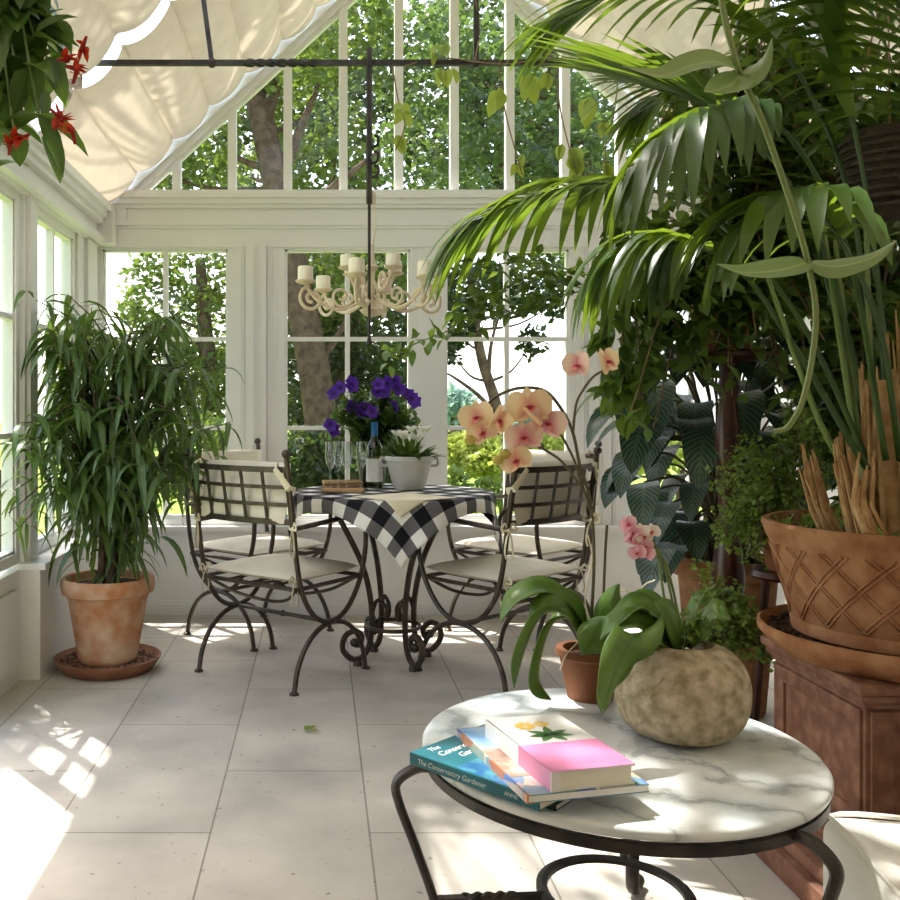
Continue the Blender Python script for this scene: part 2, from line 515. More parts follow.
m = MB(); m.span((-1.36, -1.7, -.2), (2.62, 5.25, 0))
fl = struct(m, 'floor', FLOOR)

def post_x(m, a, b, z0, z1, y=5.07):
    m.span((a, y - .015, z0), (b, y + .07, z1))
    w = b - a
    if w > .15:                                   # raised pilaster with reeds
        c = (a + b) / 2
        m.span((c - w * .24, y - .035, z0), (c + w * .24, y, z1))
        for k in (-.36, -.31, .31, .36):
            m.span((c + w * k - .005, y - .024, z0), (c + w * k + .005, y, z1))
        for k in (-.06, 0, .06):
            m.span((c + w * k - .004, y - .041, z0), (c + w * k + .004, y, z1))

m = MB()
m.span((-1.36, YB, 0), (2.62, 5.2, .45))
m.span((-1.36, YB - .025, .45), (2.62, 5.2, .475), 0)
m.span((-1.36, 5.05, .475), (2.62, 5.15, .505))
WX = [(-1.185, -.5025), (-.191, .4916), (.683, 1.3546), (1.682, 2.36)]
edges = [-1.36] + [q for w in WX for q in w] + [2.62]
for i in range(0, len(edges), 2):
    a, b = edges[i], edges[i + 1]
    post_x(m, a - (.0 if i == 0 else -.04), b - (.04 if i < 8 else 0), .475, 1.99)
m.span((-1.36, 5.05, 1.985), (2.62, 5.15, 2.27))
struct(m, 'wall_rear', WHITE)
m = MB()                                            # cornice under the gable
m.span((-1.2, 5.0, 2.245), (2.4, 5.06, 2.285)); m.span((-1.2, 5.018, 2.215), (2.4, 5.06, 2.245))
m.span((-1.2, 5.032, 2.195), (2.4, 5.06, 2.215)); m.span((-1.2, 5.03, 2.10), (2.4, 5.06, 2.125)); m.span((-1.2, 5.04, 2.085), (2.4, 5.06, 2.1))
m.span((-1.3, 4.95, 2.17), (-1.15, 5.06, 2.24)); m.span((-1.2, 4.96, 1.99), (-1.105, 5.06, 2.205)); m.span((-1.2, 5.035, 2.1), (-1.05, 5.06, 2.23)); m.span((2.35, 4.95, 2.17), (2.5, 5.06, 2.24))
struct(m, 'trim_1', WHITE)
m = MB(); m.span((-1.14, 4.985, 0), (2.42, 5.0, .06)); m.span((-1.14, 4.992, .06), (2.42, 5.0, .075))
struct(m, 'baseboard_rear', WHITE)

def window(name, axis, a0, a1, z0, z1, plane, cols=2, rows=3, fw=.042):
    def q(a, d, z): return (a, plane + d, z) if axis == 'x' else (plane + d, a, z)
    def sp(m, a, b, d0, d1, za, zb): m.span(q(a, d0, za), q(b, d1, zb))
    f = MB()
    sp(f, a0 - fw, a0, -.03, .03, z0 - fw, z1 + fw); sp(f, a1, a1 + fw, -.03, .03, z0 - fw, z1 + fw)
    sp(f, a0, a1, -.03, .03, z1, z1 + fw); sp(f, a0, a1, -.03, .03, z0 - fw, z0)
    b = .012
    sp(f, a0, a0 + b, -.02, .02, z0, z1); sp(f, a1 - b, a1, -.02, .02, z0, z1)
    sp(f, a0, a1, -.02, .02, z1 - b, z1); sp(f, a0, a1, -.02, .02, z0, z0 + b)
    root = f.build(name, WHITE, None, False); root['kind'] = 'structure'
    mu = MB()
    for i in range(1, cols):
        a = a0 + (a1 - a0) * i / cols
        sp(mu, a - .013, a + .013, -.018, .018, z0, z1)
    for i in range(1, rows):
        z = z0 + (z1 - z0) * i / rows
        sp(mu, a0, a1, -.016, .016, z - .011, z + .011)
    mu.build('muntins', WHITE, root, False)
    g = MB(); g.add([q(a0, 0, z0), q(a1, 0, z0), q(a1, 0, z1), q(a0, 0, z1)], [(0, 1, 2, 3)]); g.build('pane', GLASS, root, False)
    return root
for i, (a, b) in enumerate(WX):
    window('window_%d' % (i + 1), 'x', a, b, .515, 1.974, 5.09)

# gable light
f = MB()
GZ = 2.285
th = 0.055
for sgn in (1, -1):
    def X(x): return x if sgn > 0 else 2 * XM - x
    a = V((X(-1.2), 5.06, 2.19)); b = V((X(XM), 5.06, 2.19 + K * 1.8))
    d = (b - a).normalized(); nrm = V((d.z, 0, -d.x)) * (1 if sgn > 0 else -1)
    for off, y0, y1, w in ((0, 5.02, 5.14, .05), (.05, 5.05, 5.12, .03), (.08, 5.07, 5.11, .02)):
        p = [a + nrm * off - d * .3, b + nrm * off + d * .1, b + nrm * (off + w) + d * .1, a + nrm * (off + w) - d * .3]
        vs = [V((q.x, y, q.z)) for y in (y0, y1) for q in p]
        f.add(vs, [(0, 1, 2, 3), (7, 6, 5, 4), (0, 4, 5, 1), (1, 5, 6, 2), (2, 6, 7, 3), (3, 7, 4, 0)])
root = f.build('window_5', WHITE, None, False); root['kind'] = 'structure'
mu = MB()
for k in range(-6, 6):
    x = .5815 + (k + .5) * .303
    z1 = roof_z(x) - .04
    if z1 > GZ: mu.span((x - .023, 5.06, GZ - .01), (x + .023, 5.115, z1))
mu.build('mullions', WHITE, root, False)
g = MB()
tri = [(-1.12, GZ), (2.32, GZ), (XM, 2.2 + K * 1.8 - .03)]
g.add([V((x, 5.09, z)) for x, z in tri], [(0, 1, 2)])
g.build('pane', GLASS, root, False)

# left wall: low wall by the corner, glazed bays, an open doorway nearer
m = MB()
m.span((-1.36, 3.79, 0), (-1.14, 5.0, .45))
m.span((-1.36, 3.775, .45), (-1.115, 5.0, .475))
m.span((-1.30, 4.66, .475), (-1.21, 5.06, 1.99))
m.span((-1.225, 4.78, .475), (-1.19, 4.97, 1.99))
m.span((-1.30, 3.81, .475), (-1.21, 3.97, 1.99))
m.span((-1.225, 3.84, .475), (-1.195, 3.94, 1.99))
m.span((-1.25, 3.215, 0), (-1.20, 3.255, 2.2))
m.span((-1.30, 1.0, 0), (-1.20, 1.95, 1.99)); m.span((-1.30, -1.7, 0), (-1.20, 1.0, 2.2))
m.span((-1.30, 3.23, 1.985), (-1.19, 5.1, 2.2)); m.span((-1.245, 1.0, 2.12), (-1.19, 3.23, 2.2))
struct(m, 'wall_left', WHITE)
m = MB()
for x1, z0, z1 in ((-1.115, 2.16, 2.2), (-1.135, 2.125, 2.16), (-1.155, 2.095, 2.125), (-1.165, 2.02, 2.04), (-1.15, 1.99, 2.02)):
    m.span((-1.2, 1.0 if z0 > 2.12 else 3.23, z0), (x1, 5.02, z1))
struct(m, 'trim_2', WHITE)
window('window_6', 'y', 4.03, 4.62, .52, 1.95, -1.255)
m = MB(); m.span((-1.29, 3.24, 0), (-1.225, 3.79, .45)); m.span((-1.22, 3.30, .08), (-1.21, 3.73, .38))
struct(m, 'trim_3', WHITE)
window('window_7', 'y', 3.30, 3.75, .52, 1.95, -1.255)

m = MB(); m.span((XR, -1.7, 0), (XR + .14, 5.2, 2.24)); struct(m, 'wall_right', WHITE)
m = MB(); m.span((-1.36, -1.8, 0), (2.56, -1.68, 3.9)); struct(m, 'wall_front', WHITE)
m = MB(); m.span((2.36, 1.0, 2.12), (XR, 5.02, 2.2)); m.span((2.385, 1.0, 2.05), (XR, 5.02, 2.12)); struct(m, 'trim_4', WHITE)

# roof: glazing bars, glass, and the fabric of the bays behind the camera
def slope_pt(side, s, off):
    "s metres up the slope from the eave, off metres towards the room"
    L = math.hypot(1, K)
    dx, dz = 1 / L, K / L
    x = -1.2 + s * dx + off * dz; z = 2.20 + s * dz - off * dx
    return (x, z) if side < 0 else (2 * XM - x, z)
SL = 1.8 * math.hypot(1, K)
for side, nm in ((-1, 'window_8'), (1, 'window_9')):
    m = MB()
    def slab(m, s0, s1, o0, o1, y0, y1):
        q = [slope_pt(side, s, o) for s in (s0, s1) for o in (o0, o1)]
        vs = [V((x, y, z)) for y in (y0, y1) for x, z in q]
        m.add(vs, [(0, 1, 3, 2), (4, 6, 7, 5), (0, 4, 5, 1), (1, 5, 7, 3), (3, 7, 6, 2), (2, 6, 4, 0)])
    for k in range(6):
        y = 5.06 - 1.35 * k
        slab(m, -.1, SL + .02, -.10, -.045, y - .018, y + .018)
    slab(m, SL - .05, SL + .02, -.11, -.02, -1.7, 5.2)
    slab(m, -.12, .03, -.11, -.03, -1.7, 5.2)
    root = m.build(nm, WHITE, None, False); root['kind'] = 'structure'
    g = MB(); g.add([V((x, y, z)) for y in (-1.7, 5.15) for x, z in (slope_pt(side, -.1, -.07), slope_pt(side, SL, -.07))], [(0, 1, 3, 2)]); g.build('pane', GLASS, root, False)
m = MB()
for side in (-1, 1):
    slab_q = []
    n = 60
    for i in range(n + 1):
        s = SL * i / n
        x, z = slope_pt(side, s, .02 + .03 * abs(math.sin(PI * s / .25)))
        slab_q.append((x, z))
    vs = [V((x, y, z)) for x, z in slab_q for y in (-1.68, 2.28)]
    m.add(vs, [(2 * i, 2 * i + 1, 2 * i + 3, 2 * i + 2) for i in range(n)])
struct(m, 'ceiling', BLIND, True)

def blind(name, label, side, y0, y1, s0, s1):
    m = MB(); per = .262; n = int((s1 - s0) / per * 14); ny = 16
    vs = []; fs = []
    for i in range(n + 1):
        s = s0 + (s1 - s0) * i / n
        ph = (s - s0) / per
        for j in range(ny + 1):
            t = j / ny
            a = abs(math.sin(PI * ph)) ** .7
            off = .012 + .042 * a * (1 + .12 * math.sin(5 * t + int(ph) * 2.1)) + .012 * math.sin(PI * t) + .003 * math.sin(19 * t + int(ph) * 4) * a
            e = .006 * math.sin(ph * 6.3)
            x, z = slope_pt(side, s, off)
            vs.append(V((x, y0 + (y1 - y0) * t + (e if j in (0, ny) else 0), z)))
    for i in range(n):
        for j in range(ny):
            a = i * (ny + 1) + j
            fs.append((a, a + 1, a + ny + 2, a + ny + 1))
    m.add(vs, fs)
    o = m.build(name, BLIND); tag(o, label, 'blind', 'roof blinds')
    bt = MB()                                  # battens in the folds
    k = 0
    while s0 + k * per <= s1 + .001:
        x, z = slope_pt(side, s0 + k * per, .004)
        bt.tube([(x, y0 + .01, z), (x, y1 - .01, z)], .004, 6); k += 1
    bt.build('batten', WHITE, o)
    return o
blind('roof_blind', 'cream pleated roof blind above the dining table, on the left slope against the gable', -1, 3.715, 5.0, .02, SL - .1)
blind('roof_blind', 'cream pleated roof blind on the left slope, behind the hanging plant with red flowers', -1, 2.42, 3.60, .02, .80)
blind('roof_blind', 'cream pleated roof blind on the right slope against the gable, behind palm fronds', 1, 3.715, 5.0, .02, SL - .1)
blind('roof_blind', 'cream pleated roof blind glimpsed through leaves at the top right', 1, 2.40, 3.60, .02, SL - .05)

# ================================================================== GARDEN
GRASS = mat('garden_lawn', (.12, .2, .03), (.26, .32, .06), rough=1, scale=1.2, spec=.1)
PAVE = mat('garden_path', (.5, .46, .38), (.4, .37, .3), rough=1, scale=3)
m = MB(); m.span((-40, 5.26, -.5), (40, 90, -.12)); m.span((-40, -12, -.5), (-1.37, 5.26, -.12)); m.span((2.63, -12, -.5), (40, 5.26, -.12))
struct(m, 'ground', GRASS)

def foliage(m, blobs, n, size, flat=.6):
    tot = sum(b[1][0] * b[1][1] * b[1][2] for b in blobs) if blobs else 1
    ws = [(b[1][0] * b[1][2]) for b in blobs]; S = sum(ws)
    for b, w in zip(blobs, ws):
        for _ in range(int(n * w / S)):
            d = rvec() * (rnd(.35, 1) ** .5)
            p = V(b[0]) + V((d.x * b[1][0], d.y * b[1][1], d.z * b[1][2]))
            L = size * rnd(.6, 1.3)
            a = rvec(); a.z *= flat; a.normalize()
            c = a.cross(rvec()).normalized() * (L * .33)
            q = p + a * L
            md = p + a * (L * .45)
            m.add([p, md + c, q, md - c], [(0, 1, 2, 3)])

def tree(name, label, trunk, r0, r1, blobs, n, size, lm, branches=(), group='garden trees', cat='tree'):
    base = V(trunk[0]); base.z = -.12
    t = thing(name, label, cat, base, 0, group)
    k = MB()
    tp = [base] + [V(q) for q in trunk[1:]]
    path = cr([q - base for q in tp], 5)
    k.tube(path, [r0 + (r1 - r0) * i / (len(path) - 1) for i in range(len(path))], 9)
    for br in branches:
        pp = cr([V(q) - base for q in br], 4)
        k.tube(pp, [r1 * .75 * (1 - .75 * i / (len(pp) - 1)) for i in range(len(pp))], 6)
    for bl in blobs:
        c = V(bl[0]) - base
        j = min(range(len(path)), key=lambda i: (path[i] - c).length)
        if (path[j] - c).length > .1:
            pp = cr([path[max(0, j - 3)], path[max(0, j - 3)].lerp(c, .5) + V((0, 0, -.08)), c], 4)
            k.tube(pp, [r1 * .5 * (1 - .8 * i / (len(pp) - 1)) for i in range(len(pp))], 5)
    k.build('trunk', BARK, t)
    f = MB(); foliage(f, [(V(b[0]) - base, b[1]) for b in blobs], n, size)
    f.build('crown', lm, t, False)
    return t
def B(px, py, Y, rx, rz, ry=None):
    return (P(px, py, Y), (rx / F * Y, ry or rx / F * Y * .8, rz / F * Y))

tree('broadleaf_tree', 'tall leaning broadleaf tree filling the left half of the gable window',
     [P(330, 520, 8.5), P(318, 400, 8.5), P(292, 260, 8.5), P(268, 150, 8.6), P(250, 60, 8.8), P(235, -60, 9)], .17, .09,
     [B(150, 170, 8.8, 45, 45), B(205, 130, 8.6, 40, 55), B(225, 60, 9.4, 55, 50), B(290, 40, 8.4, 60, 55), B(310, 110, 9.6, 55, 55), B(250, 175, 9.8, 55, 30), B(335, 175, 9.2, 50, 35),
      B(360, 30, 9.2, 45, 60), B(320, 290, 9.6, 55, 45), B(370, 270, 8.6, 50, 40)], 10500, .085, L_TREE,
     [[P(278, 190, 8.6), P(300, 130, 8.6), P(330, 60, 8.7)], [P(285, 230, 8.5), P(330, 190, 8.5), P(380, 150, 8.6)], [P(262, 120, 8.6), P(285, 60, 8.7), P(292, 0, 8.7)]])
tree('broadleaf_tree', 'dense green tree filling the right half of the gable window',
     [P(600, 520, 10), P(600, 380, 10), P(596, 240, 10), P(570, 120, 10), P(540, 20, 10)], .16, .08,
     [B(420, 60, 9.6, 60, 70), B(430, 150, 10.4, 60, 50), B(490, 90, 9.3, 55, 70), B(545, 130, 10, 60, 70), B(500, 170, 9.8, 70, 35), B(590, 160, 9.6, 60, 50), B(560, 50, 10.4, 60, 60),
      B(480, 20, 10.3, 60, 50), B(610, 250, 10, 60, 30)], 10500, .085, L_TREEM)
tree('evergreen_tree', 'dark dense evergreen seen through the window behind the chandelier',
     [P(345, 525, 10), P(348, 400, 10), P(350, 300, 10)], .2, .09,
     [B(310, 330, 10, 55, 55), B(375, 330, 9.6, 55, 60), B(340, 400, 10, 75, 55), B(395, 420, 9.8, 40, 50), B(300, 250, 10.5, 50, 40), B(390, 265, 10, 50, 40), B(290, 450, 10.2, 40, 50), B(225, 400, 10.4, 40, 60)], 11500, .08, L_TREED)
tree('young_tree', 'slim forked tree against the white sky in the window right of the table',
     [P(507, 520, 8), P(500, 425, 8), P(482, 360, 8), P(474, 310, 8), P(468, 250, 8.1)], .055, .03,
     [B(458, 320, 8, 22, 28), B(475, 290, 8.2, 45, 28), B(530, 285, 8.2, 50, 26), B(450, 350, 8, 12, 16), B(533, 342, 8.1, 14, 16), B(560, 300, 8.2, 22, 20)], 2600, .075, L_TREED,
     [[P(496, 415, 8), P(478, 395, 8), P(455, 378, 8), P(440, 370, 8)], [P(488, 378, 8), P(492, 340, 8), P(505, 300, 8)], [P(478, 340, 8), P(462, 320, 8), P(452, 300, 8)]])
tree('garden_tree', 'leafy mid green tree in the window behind the ficus',
     [P(215, 525, 9), P(212, 420, 9), P(205, 330, 9), P(200, 260, 9)], .12, .05,
     [B(150, 290, 9, 28, 45), B(200, 275, 9, 38, 40), B(205, 330, 9.2, 45, 40), B(150, 360, 9, 35, 40), B(195, 390, 9, 45, 45), B(130, 310, 9.2, 12, 18)], 4200, .075, L_TREE)
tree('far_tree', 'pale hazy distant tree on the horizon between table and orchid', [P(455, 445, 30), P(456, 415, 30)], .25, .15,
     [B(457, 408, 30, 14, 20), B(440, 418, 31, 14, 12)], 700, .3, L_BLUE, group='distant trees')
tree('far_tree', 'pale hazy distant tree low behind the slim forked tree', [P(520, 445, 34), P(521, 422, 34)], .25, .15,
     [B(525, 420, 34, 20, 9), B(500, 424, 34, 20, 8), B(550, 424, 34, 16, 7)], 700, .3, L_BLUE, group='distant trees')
def bush(label, blobs, n, size, lm, px, Y, name='garden_shrub'):
    return tree(name, label, [P(px, 505, Y), P(px, 490, Y), P(px + 2, 470, Y)], .04, .02, blobs, n, size, lm, group='garden shrubs', cat='shrub')
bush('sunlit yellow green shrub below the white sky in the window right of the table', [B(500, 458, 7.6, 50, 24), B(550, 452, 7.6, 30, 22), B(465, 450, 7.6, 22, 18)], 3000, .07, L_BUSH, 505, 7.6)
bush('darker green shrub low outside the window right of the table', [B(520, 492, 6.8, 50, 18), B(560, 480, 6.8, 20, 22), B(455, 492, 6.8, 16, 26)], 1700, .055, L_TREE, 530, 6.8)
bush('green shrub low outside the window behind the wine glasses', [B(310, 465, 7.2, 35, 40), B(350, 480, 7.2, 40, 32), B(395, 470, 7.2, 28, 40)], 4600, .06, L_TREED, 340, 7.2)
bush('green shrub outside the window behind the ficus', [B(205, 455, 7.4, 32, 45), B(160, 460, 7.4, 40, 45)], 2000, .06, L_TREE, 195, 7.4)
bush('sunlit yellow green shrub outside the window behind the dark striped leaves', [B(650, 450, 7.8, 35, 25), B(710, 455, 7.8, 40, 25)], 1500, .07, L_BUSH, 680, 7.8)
t = bush('light green shrub outside the left wall beside the ficus', [((-2.6, 5.6, .45), (.55, .6, .5)), ((-2.9, 6.6, .6), (.6, .6, .6)), ((-2.3, 4.6, .3), (.4, .5, .42))], 2600, .06, L_TREE, 0, 6)

tree('evergreen_tree', 'dark backdrop tree behind the leaning tree, low in the gable window',
     [P(330, 500, 15), P(330, 380, 15), P(320, 250, 15)], .25, .12,
     [B(200, 170, 15, 60, 60), B(290, 100, 15, 70, 70), B(360, 130, 15, 60, 70), B(250, 60, 15.5, 60, 50), B(330, 250, 15, 70, 60), B(390, 300, 15, 50, 60), B(310, 380, 15, 60, 70), B(380, 400, 15, 50, 60), B(340, 30, 15.5, 60, 60)], 10500, .16, L_TREED)
tree('evergreen_tree', 'dark backdrop tree behind the dense green tree, on the right of the gable window',
     [P(604, 500, 15), P(602, 380, 15), P(590, 220, 15)], .25, .12,
     [B(440, 100, 15, 60, 80), B(510, 130, 15, 60, 70), B(570, 100, 15, 60, 80), B(480, 30, 15.5, 60, 60), B(590, 190, 15, 50, 40), B(470, 190, 15, 60, 30), B(560, 240, 15, 60, 25), B(660, 260, 15, 50, 40)], 8000, .16, L_TREED)
cb = []  # crown clumps of an unseen tree, added to dapple sunlight through the roof
for k in range(60):
    bx, by = rnd(-2.3, .4), rnd(3.0, 6.3)
    if -1.85 < bx < -.9 and 3.5 < by < 5.0 and k % 4: continue
    if -.9 < bx < 0 and 3.6 < by < 4.8 and k % 2: continue
    cb.append(((bx, by, rnd(6.0, 7.2)), (rnd(.16, .36), rnd(.2, .45), .2)))
for k in range(12): cb.append(((-2.55 + .12 * k, 5.28 + rnd(-.08, .08), 6.5), (.22, .2, .15)))  # clumps added to shade the sun streak from the gap between blinds
tree_marks = 0
for k in range(9): cb.append(((rnd(-3.4, -2.7), rnd(5.4, 6.6), rnd(6.0, 6.8)), (.25, .3, .2)))
tree('sun_dapple_tree', 'unseen tree at the rear left corner, added to dapple the sun above the glass roof', [V((-2.15, 8.2, 0)), V((-2.15, 8.1, 3)), V((-1.9, 7.2, 5)), V((-1.4, 5.6, 6.3))], .11, .05, cb, 7600, .11, L_TREE)
# ================================================================== DINING GROUP
def arc(c, r, a0, a1, n, ax=(1, 0, 0), ay=(0, 0, 1)):
    c = V(c); ax = V(ax); ay = V(ay)
    return [c + ax * (r * math.cos(math.radians(a0 + (a1 - a0) * i / n))) + ay * (r * math.sin(math.radians(a0 + (a1 - a0) * i / n))) for i in range(n + 1)]
def cushion_mb(sx, sy, sz, ex=.35, n=22):
    "soft pad: superellipse outline, puffed towards the middle"
    m = MB()
    for sg in (1, -1):
        vs = []; fs = []
        for i in range(n + 1):
            for j in range(n + 1):
                u = -1 + 2 * i / n; v = -1 + 2 * j / n
                e = max(0, (1 - abs(u) ** 6) * (1 - abs(v) ** 6)) ** .5
                puff = (1 - u * u) * (1 - v * v)
                vs.append(V((u * sx / 2 * (1 - .035 * v * v), v * sy / 2 * (1 - .035 * u * u), sg * sz / 2 * (.62 * e + .38 * puff * e))))
        for i in range(n):
            for j in range(n):
                a = i * (n + 1) + j
                q = (a, a + n + 1, a + n + 2, a + 1)
                fs.append(q if sg > 0 else q[::-1])
        m.add(vs, fs)
    return m
def bow(p, d, s=1):
    "tied tape: knot, two loops, two tails"
    m = MB(); p = V(p)
    m.ball(p, .008 * s)
    for sg in (-1, 1):
        q = V(d) * sg
        m.tube(cr([p, p + q * .02 * s + V((0, 0, .022 * s)), p + q * .035 * s + V((0, 0, .002)), p], 5), .003 * s, 5, flat=(1.6, .6))
        m.tube(cr([p, p + q * .012 * s + V((0, 0, -.03 * s)), p + q * .02 * s + V((0, 0, -.07 * s)), p + q * .012 * s + V((0, 0, -.095 * s))], 4), .0028 * s, 5, flat=(1.6, .6))
    return m

def make_chair():
    root = thing('dining_chair', '', 'chair', group='iron dining chairs')
    W = .262
    for y in (-W, W):
        u = [(-.282, y, .925), (-.27, y, .84), (-.245, y, .68), (-.215, y, .48), (-.175, y, .36), (-.10, y, .275), (0, y, .245), (.10, y, .275), (.185, y, .37), (.228, y, .48), (.238, y, .57),
             (.222, y, .625), (.17, y, .652), (.08, y, .655), (-.06, y, .648), (-.232, y, .64)]
        m = MB(); m.tube(cr(u, 6), .0105, 8); m.ball((-.284, y, .932), .018)
        m.build('side_frame', IRON, root)
        l = [(.235, y, .006), (.215, y, .09), (.165, y, .17), (.09, y, .222), (0, y, .24), (-.09, y, .222), (-.165, y, .17), (-.215, y, .09), (-.235, y, .006)]
        m = MB(); m.tube(cr(l, 5), .0105, 8)
        for x in (-.237, .237): m.lathe([(.019, 0), (.019, .006), (.012, .012), (0, .013)], (x, y, 0), 12)
        m.build('leg', IRON, root)
    m = MB(); m.tube([(0, -W, .24), (0, W, .24)], .009, 8); m.ball((0, 0, .24), .014)
    m.build('stretcher', IRON, root)
    m = MB()
    pts = [(-.215, -W + .005, .40), (.215, -W + .005, .40), (.215, W - .005, .40), (-.215, W - .005, .40)]
    for i in range(4): m.tube([pts[i], pts[(i + 1) % 4]], .009, 6)
    for y in (-.12, 0, .12): m.tube([(-.215, y, .40), (.215, y, .40)], .006, 5)
    for x in (-.1, .1):
        m.tube(cr([(x * 2, -W + .02, .395), (x * 1.4, -.14, .335), (x, 0, .31), (x * 1.4, .14, .335), (x * 2, W - .02, .395)], 5), .007, 6)
    m.build('seat_frame', IRON, root)
    # lattice back, bowed away from the sitter
    def bk(y, z):
        return V((-.232 - (z - .64) * .17 - .045 * (1 - (y / W) ** 2), y, z))
    m = MB()
    ys = [-W + .01 + (2 * W - .02) * i / 5 for i in range(6)]
    zs = [.665 + .205 * i / 3 for i in range(4)]
    for i, z in enumerate(zs):
        r = .016 if i in (0, 3) else .0105
        m.tube([bk(-W + (2 * W) * k / 14, z) for k in range(15)], r, 4, flat=(1, .28), up=(0, 0, 1))
    for i, y in enumerate(ys):
        r = .014 if i in (0, 5) else .0105
        m.tube([bk(y, zs[0] + (zs[3] - zs[0]) * k / 4) for k in range(5)], r, 4, flat=(1, .28), up=(0, 1, 0))
    m.build('lattice_back', IRON, root, False)
    sc = cushion_mb(.45, .50, .06).build('seat_cushion', CUSH, root, loc=(.005, 0, .437))
    for x, y in ((-.20, -.235), (-.20, .235)):
        bow((x - .005 - .012, y * 1.05, -.005), (1, 0, 0)).build('tie', TIE, sc)
    bc = cushion_mb(.245, .47, .05).build('back_cushion', CUSH, root, loc=(-.236, 0, .775))
    bc.rotation_euler = (0, math.radians(-80), 0)
    for sg in (-1, 1):
        m = MB()                                       # tape round the post at the top corner
        a = bk(sg * .21, .885); b_ = bk(sg * W, .80)
        m.tube([a + V((.02, 0, .005)), a + V((-.012, sg * .01, -.01)), b_ + V((-.018, sg * .006, 0)), b_ + V((.015, sg * .012, -.01))], .012, 6, flat=(1.1, .2), up=(0, 0, 1))
        m.build('tape', TIE, root)
        bow(bk(sg * W, .64) + V((-.015, 0, 0)), (.3, .7, 0), 1.15).build('bow', TIE, root)
    return root

chair0 = make_chair()
DCX, DCY = .32, 4.08
for i, (x, y, dx, dy, lab) in enumerate([
    (-.158, 3.937, .62, .78, 'iron dining chair with lattice back nearest the potted ficus, front left of the table'),
    (.768, 3.909, -.63, .77, 'iron dining chair front right of the table, just behind the orchid leaves'),
    (-.30, 4.60, .74, -.67, 'iron dining chair behind the front left chair, its back to the ficus and rear corner'),
    (.99, 4.60, -.74, -.67, 'iron dining chair against the rear windows, seen past the front right chair'),
]):
    c = chair0 if i == 0 else copy_tree(chair0)
    c.location = (x, y, 0); c.rotation_euler = (0, 0, math.atan2(dy, dx)); c['label'] = lab

# table
t = thing('dining_table', 'round iron dining table with scrolled legs under the checked cloth', 'table', (DCX, DCY, 0))
m = MB(); m.lathe([(0, .70), (.40, .70), (.425, .708), (.43, .72), (.425, .738), (0, .738)], n=48); m.build('tabletop', IRON, t)
for k in range(4):
    a = math.radians(205 + 90 * k); ax = V((math.cos(a), math.sin(a), 0)); az = V((0, 0, 1))
    pth = cr([ax * .30 + az * .70, ax * .24 + az * .60, ax * .155 + az * .44, ax * .115 + az * .30, ax * .105 + az * .19, ax * .115 + az * .09, ax * .15 + az * .035, ax * .20 + az * .03,
              ax * .245 + az * .075, ax * .235 + az * .13, ax * .19 + az * .15, ax * .155 + az * .125, ax * .165 + az * .09, ax * .19 + az * .092], 6)
    m = MB(); m.tube(pth, .013, 8); m.ball(ax * .19 + az * .1, .02)
    m.lathe([(.02, 0), (.02, .012), (.012, .03)], tuple(ax * .175), 12)
    s2 = cr([ax * .11 + az * .2, ax * .08 + az * .27, ax * .035 + az * .24, ax * .04 + az * .19, ax * .07 + az * .195], 6)
    m.tube(s2, .009, 7)
    m.build('leg', IRON, t)
m = MB(); m.tube(arc((0, 0, .155), .118, 0, 360, 40, (1, 0, 0), (0, 1, 0))[:-1], .009, 7, closed=True)
m.build('ring_stretcher', IRON, t)
m = MB(); m.tube(arc((0, 0, .69), .33, 0, 360, 40, (1, 0, 0), (0, 1, 0))[:-1], .009, 6, closed=True); m.build('apron', IRON, t)

def drape(ctr, half, rot, R0, top, n, amp=.03, folds=7, grow=.010, lift=0, off=(0, 0), ph=0):
    "square cloth laid over a round table"
    m = MB(); vs = []; uv = []; fs = []
    ca, sa = math.cos(rot), math.sin(rot)
    hx, hy = half if isinstance(half, tuple) else (half, half)
    for i in range(n + 1):
        for j in range(n + 1):
            u = -hx + 2 * hx * i / n; v = -hy + 2 * hy * j / n
            x = u * ca - v * sa + off[0]; y = u * sa + v * ca + off[1]
            r = math.hypot(x, y); th = math.atan2(y, x)
            if r <= R0:
                p = V((x, y, top + lift))
            else:
                d = r - R0
                bend = min(d, .03) / .03
                rr = R0 + .012 * bend + grow * d * 3 + amp * (d / .25) * math.sin(folds * th + ph + d * 3) * min(1, d / .1)
                rr = max(rr, R0 + .008 * bend)
                p = V((math.cos(th) * rr, math.sin(th) * rr, top + lift - max(0, d - .012) * .97))
            vs.append(p + V(ctr)); uv.append((u, v))
    for i in range(n):
        for j in range(n):
            a = i * (n + 1) + j
            fs.append((a, a + n + 1, a + n + 2, a + 1))
    return m.add(vs, fs, uv)
cl = drape((0, 0, 0), .505, math.radians(45), .432, .742, 90, .035, 9).build('tablecloth', GING, None, True, solid=.002, loc=(DCX, DCY, 0))
tag(cl, 'black and white gingham cloth draped over the dining table', 'tablecloth')
NAPM = mat('cream_linen', (.78, .70, .55), (.70, .62, .47), rough=.95, scale=12, bump=.2, bscale=150, spec=.1)
np_ = drape((0, 0, 0), (.15, .15), math.radians(38), .436, .7455, 30, .012, 5, lift=.0015, off=(.02, -.31)).build('napkin', NAPM, None, True, solid=.0012, loc=(DCX, DCY, 0))
tag(np_, 'cream linen napkin spread on the checked cloth, corner hanging over the front', 'napkin')

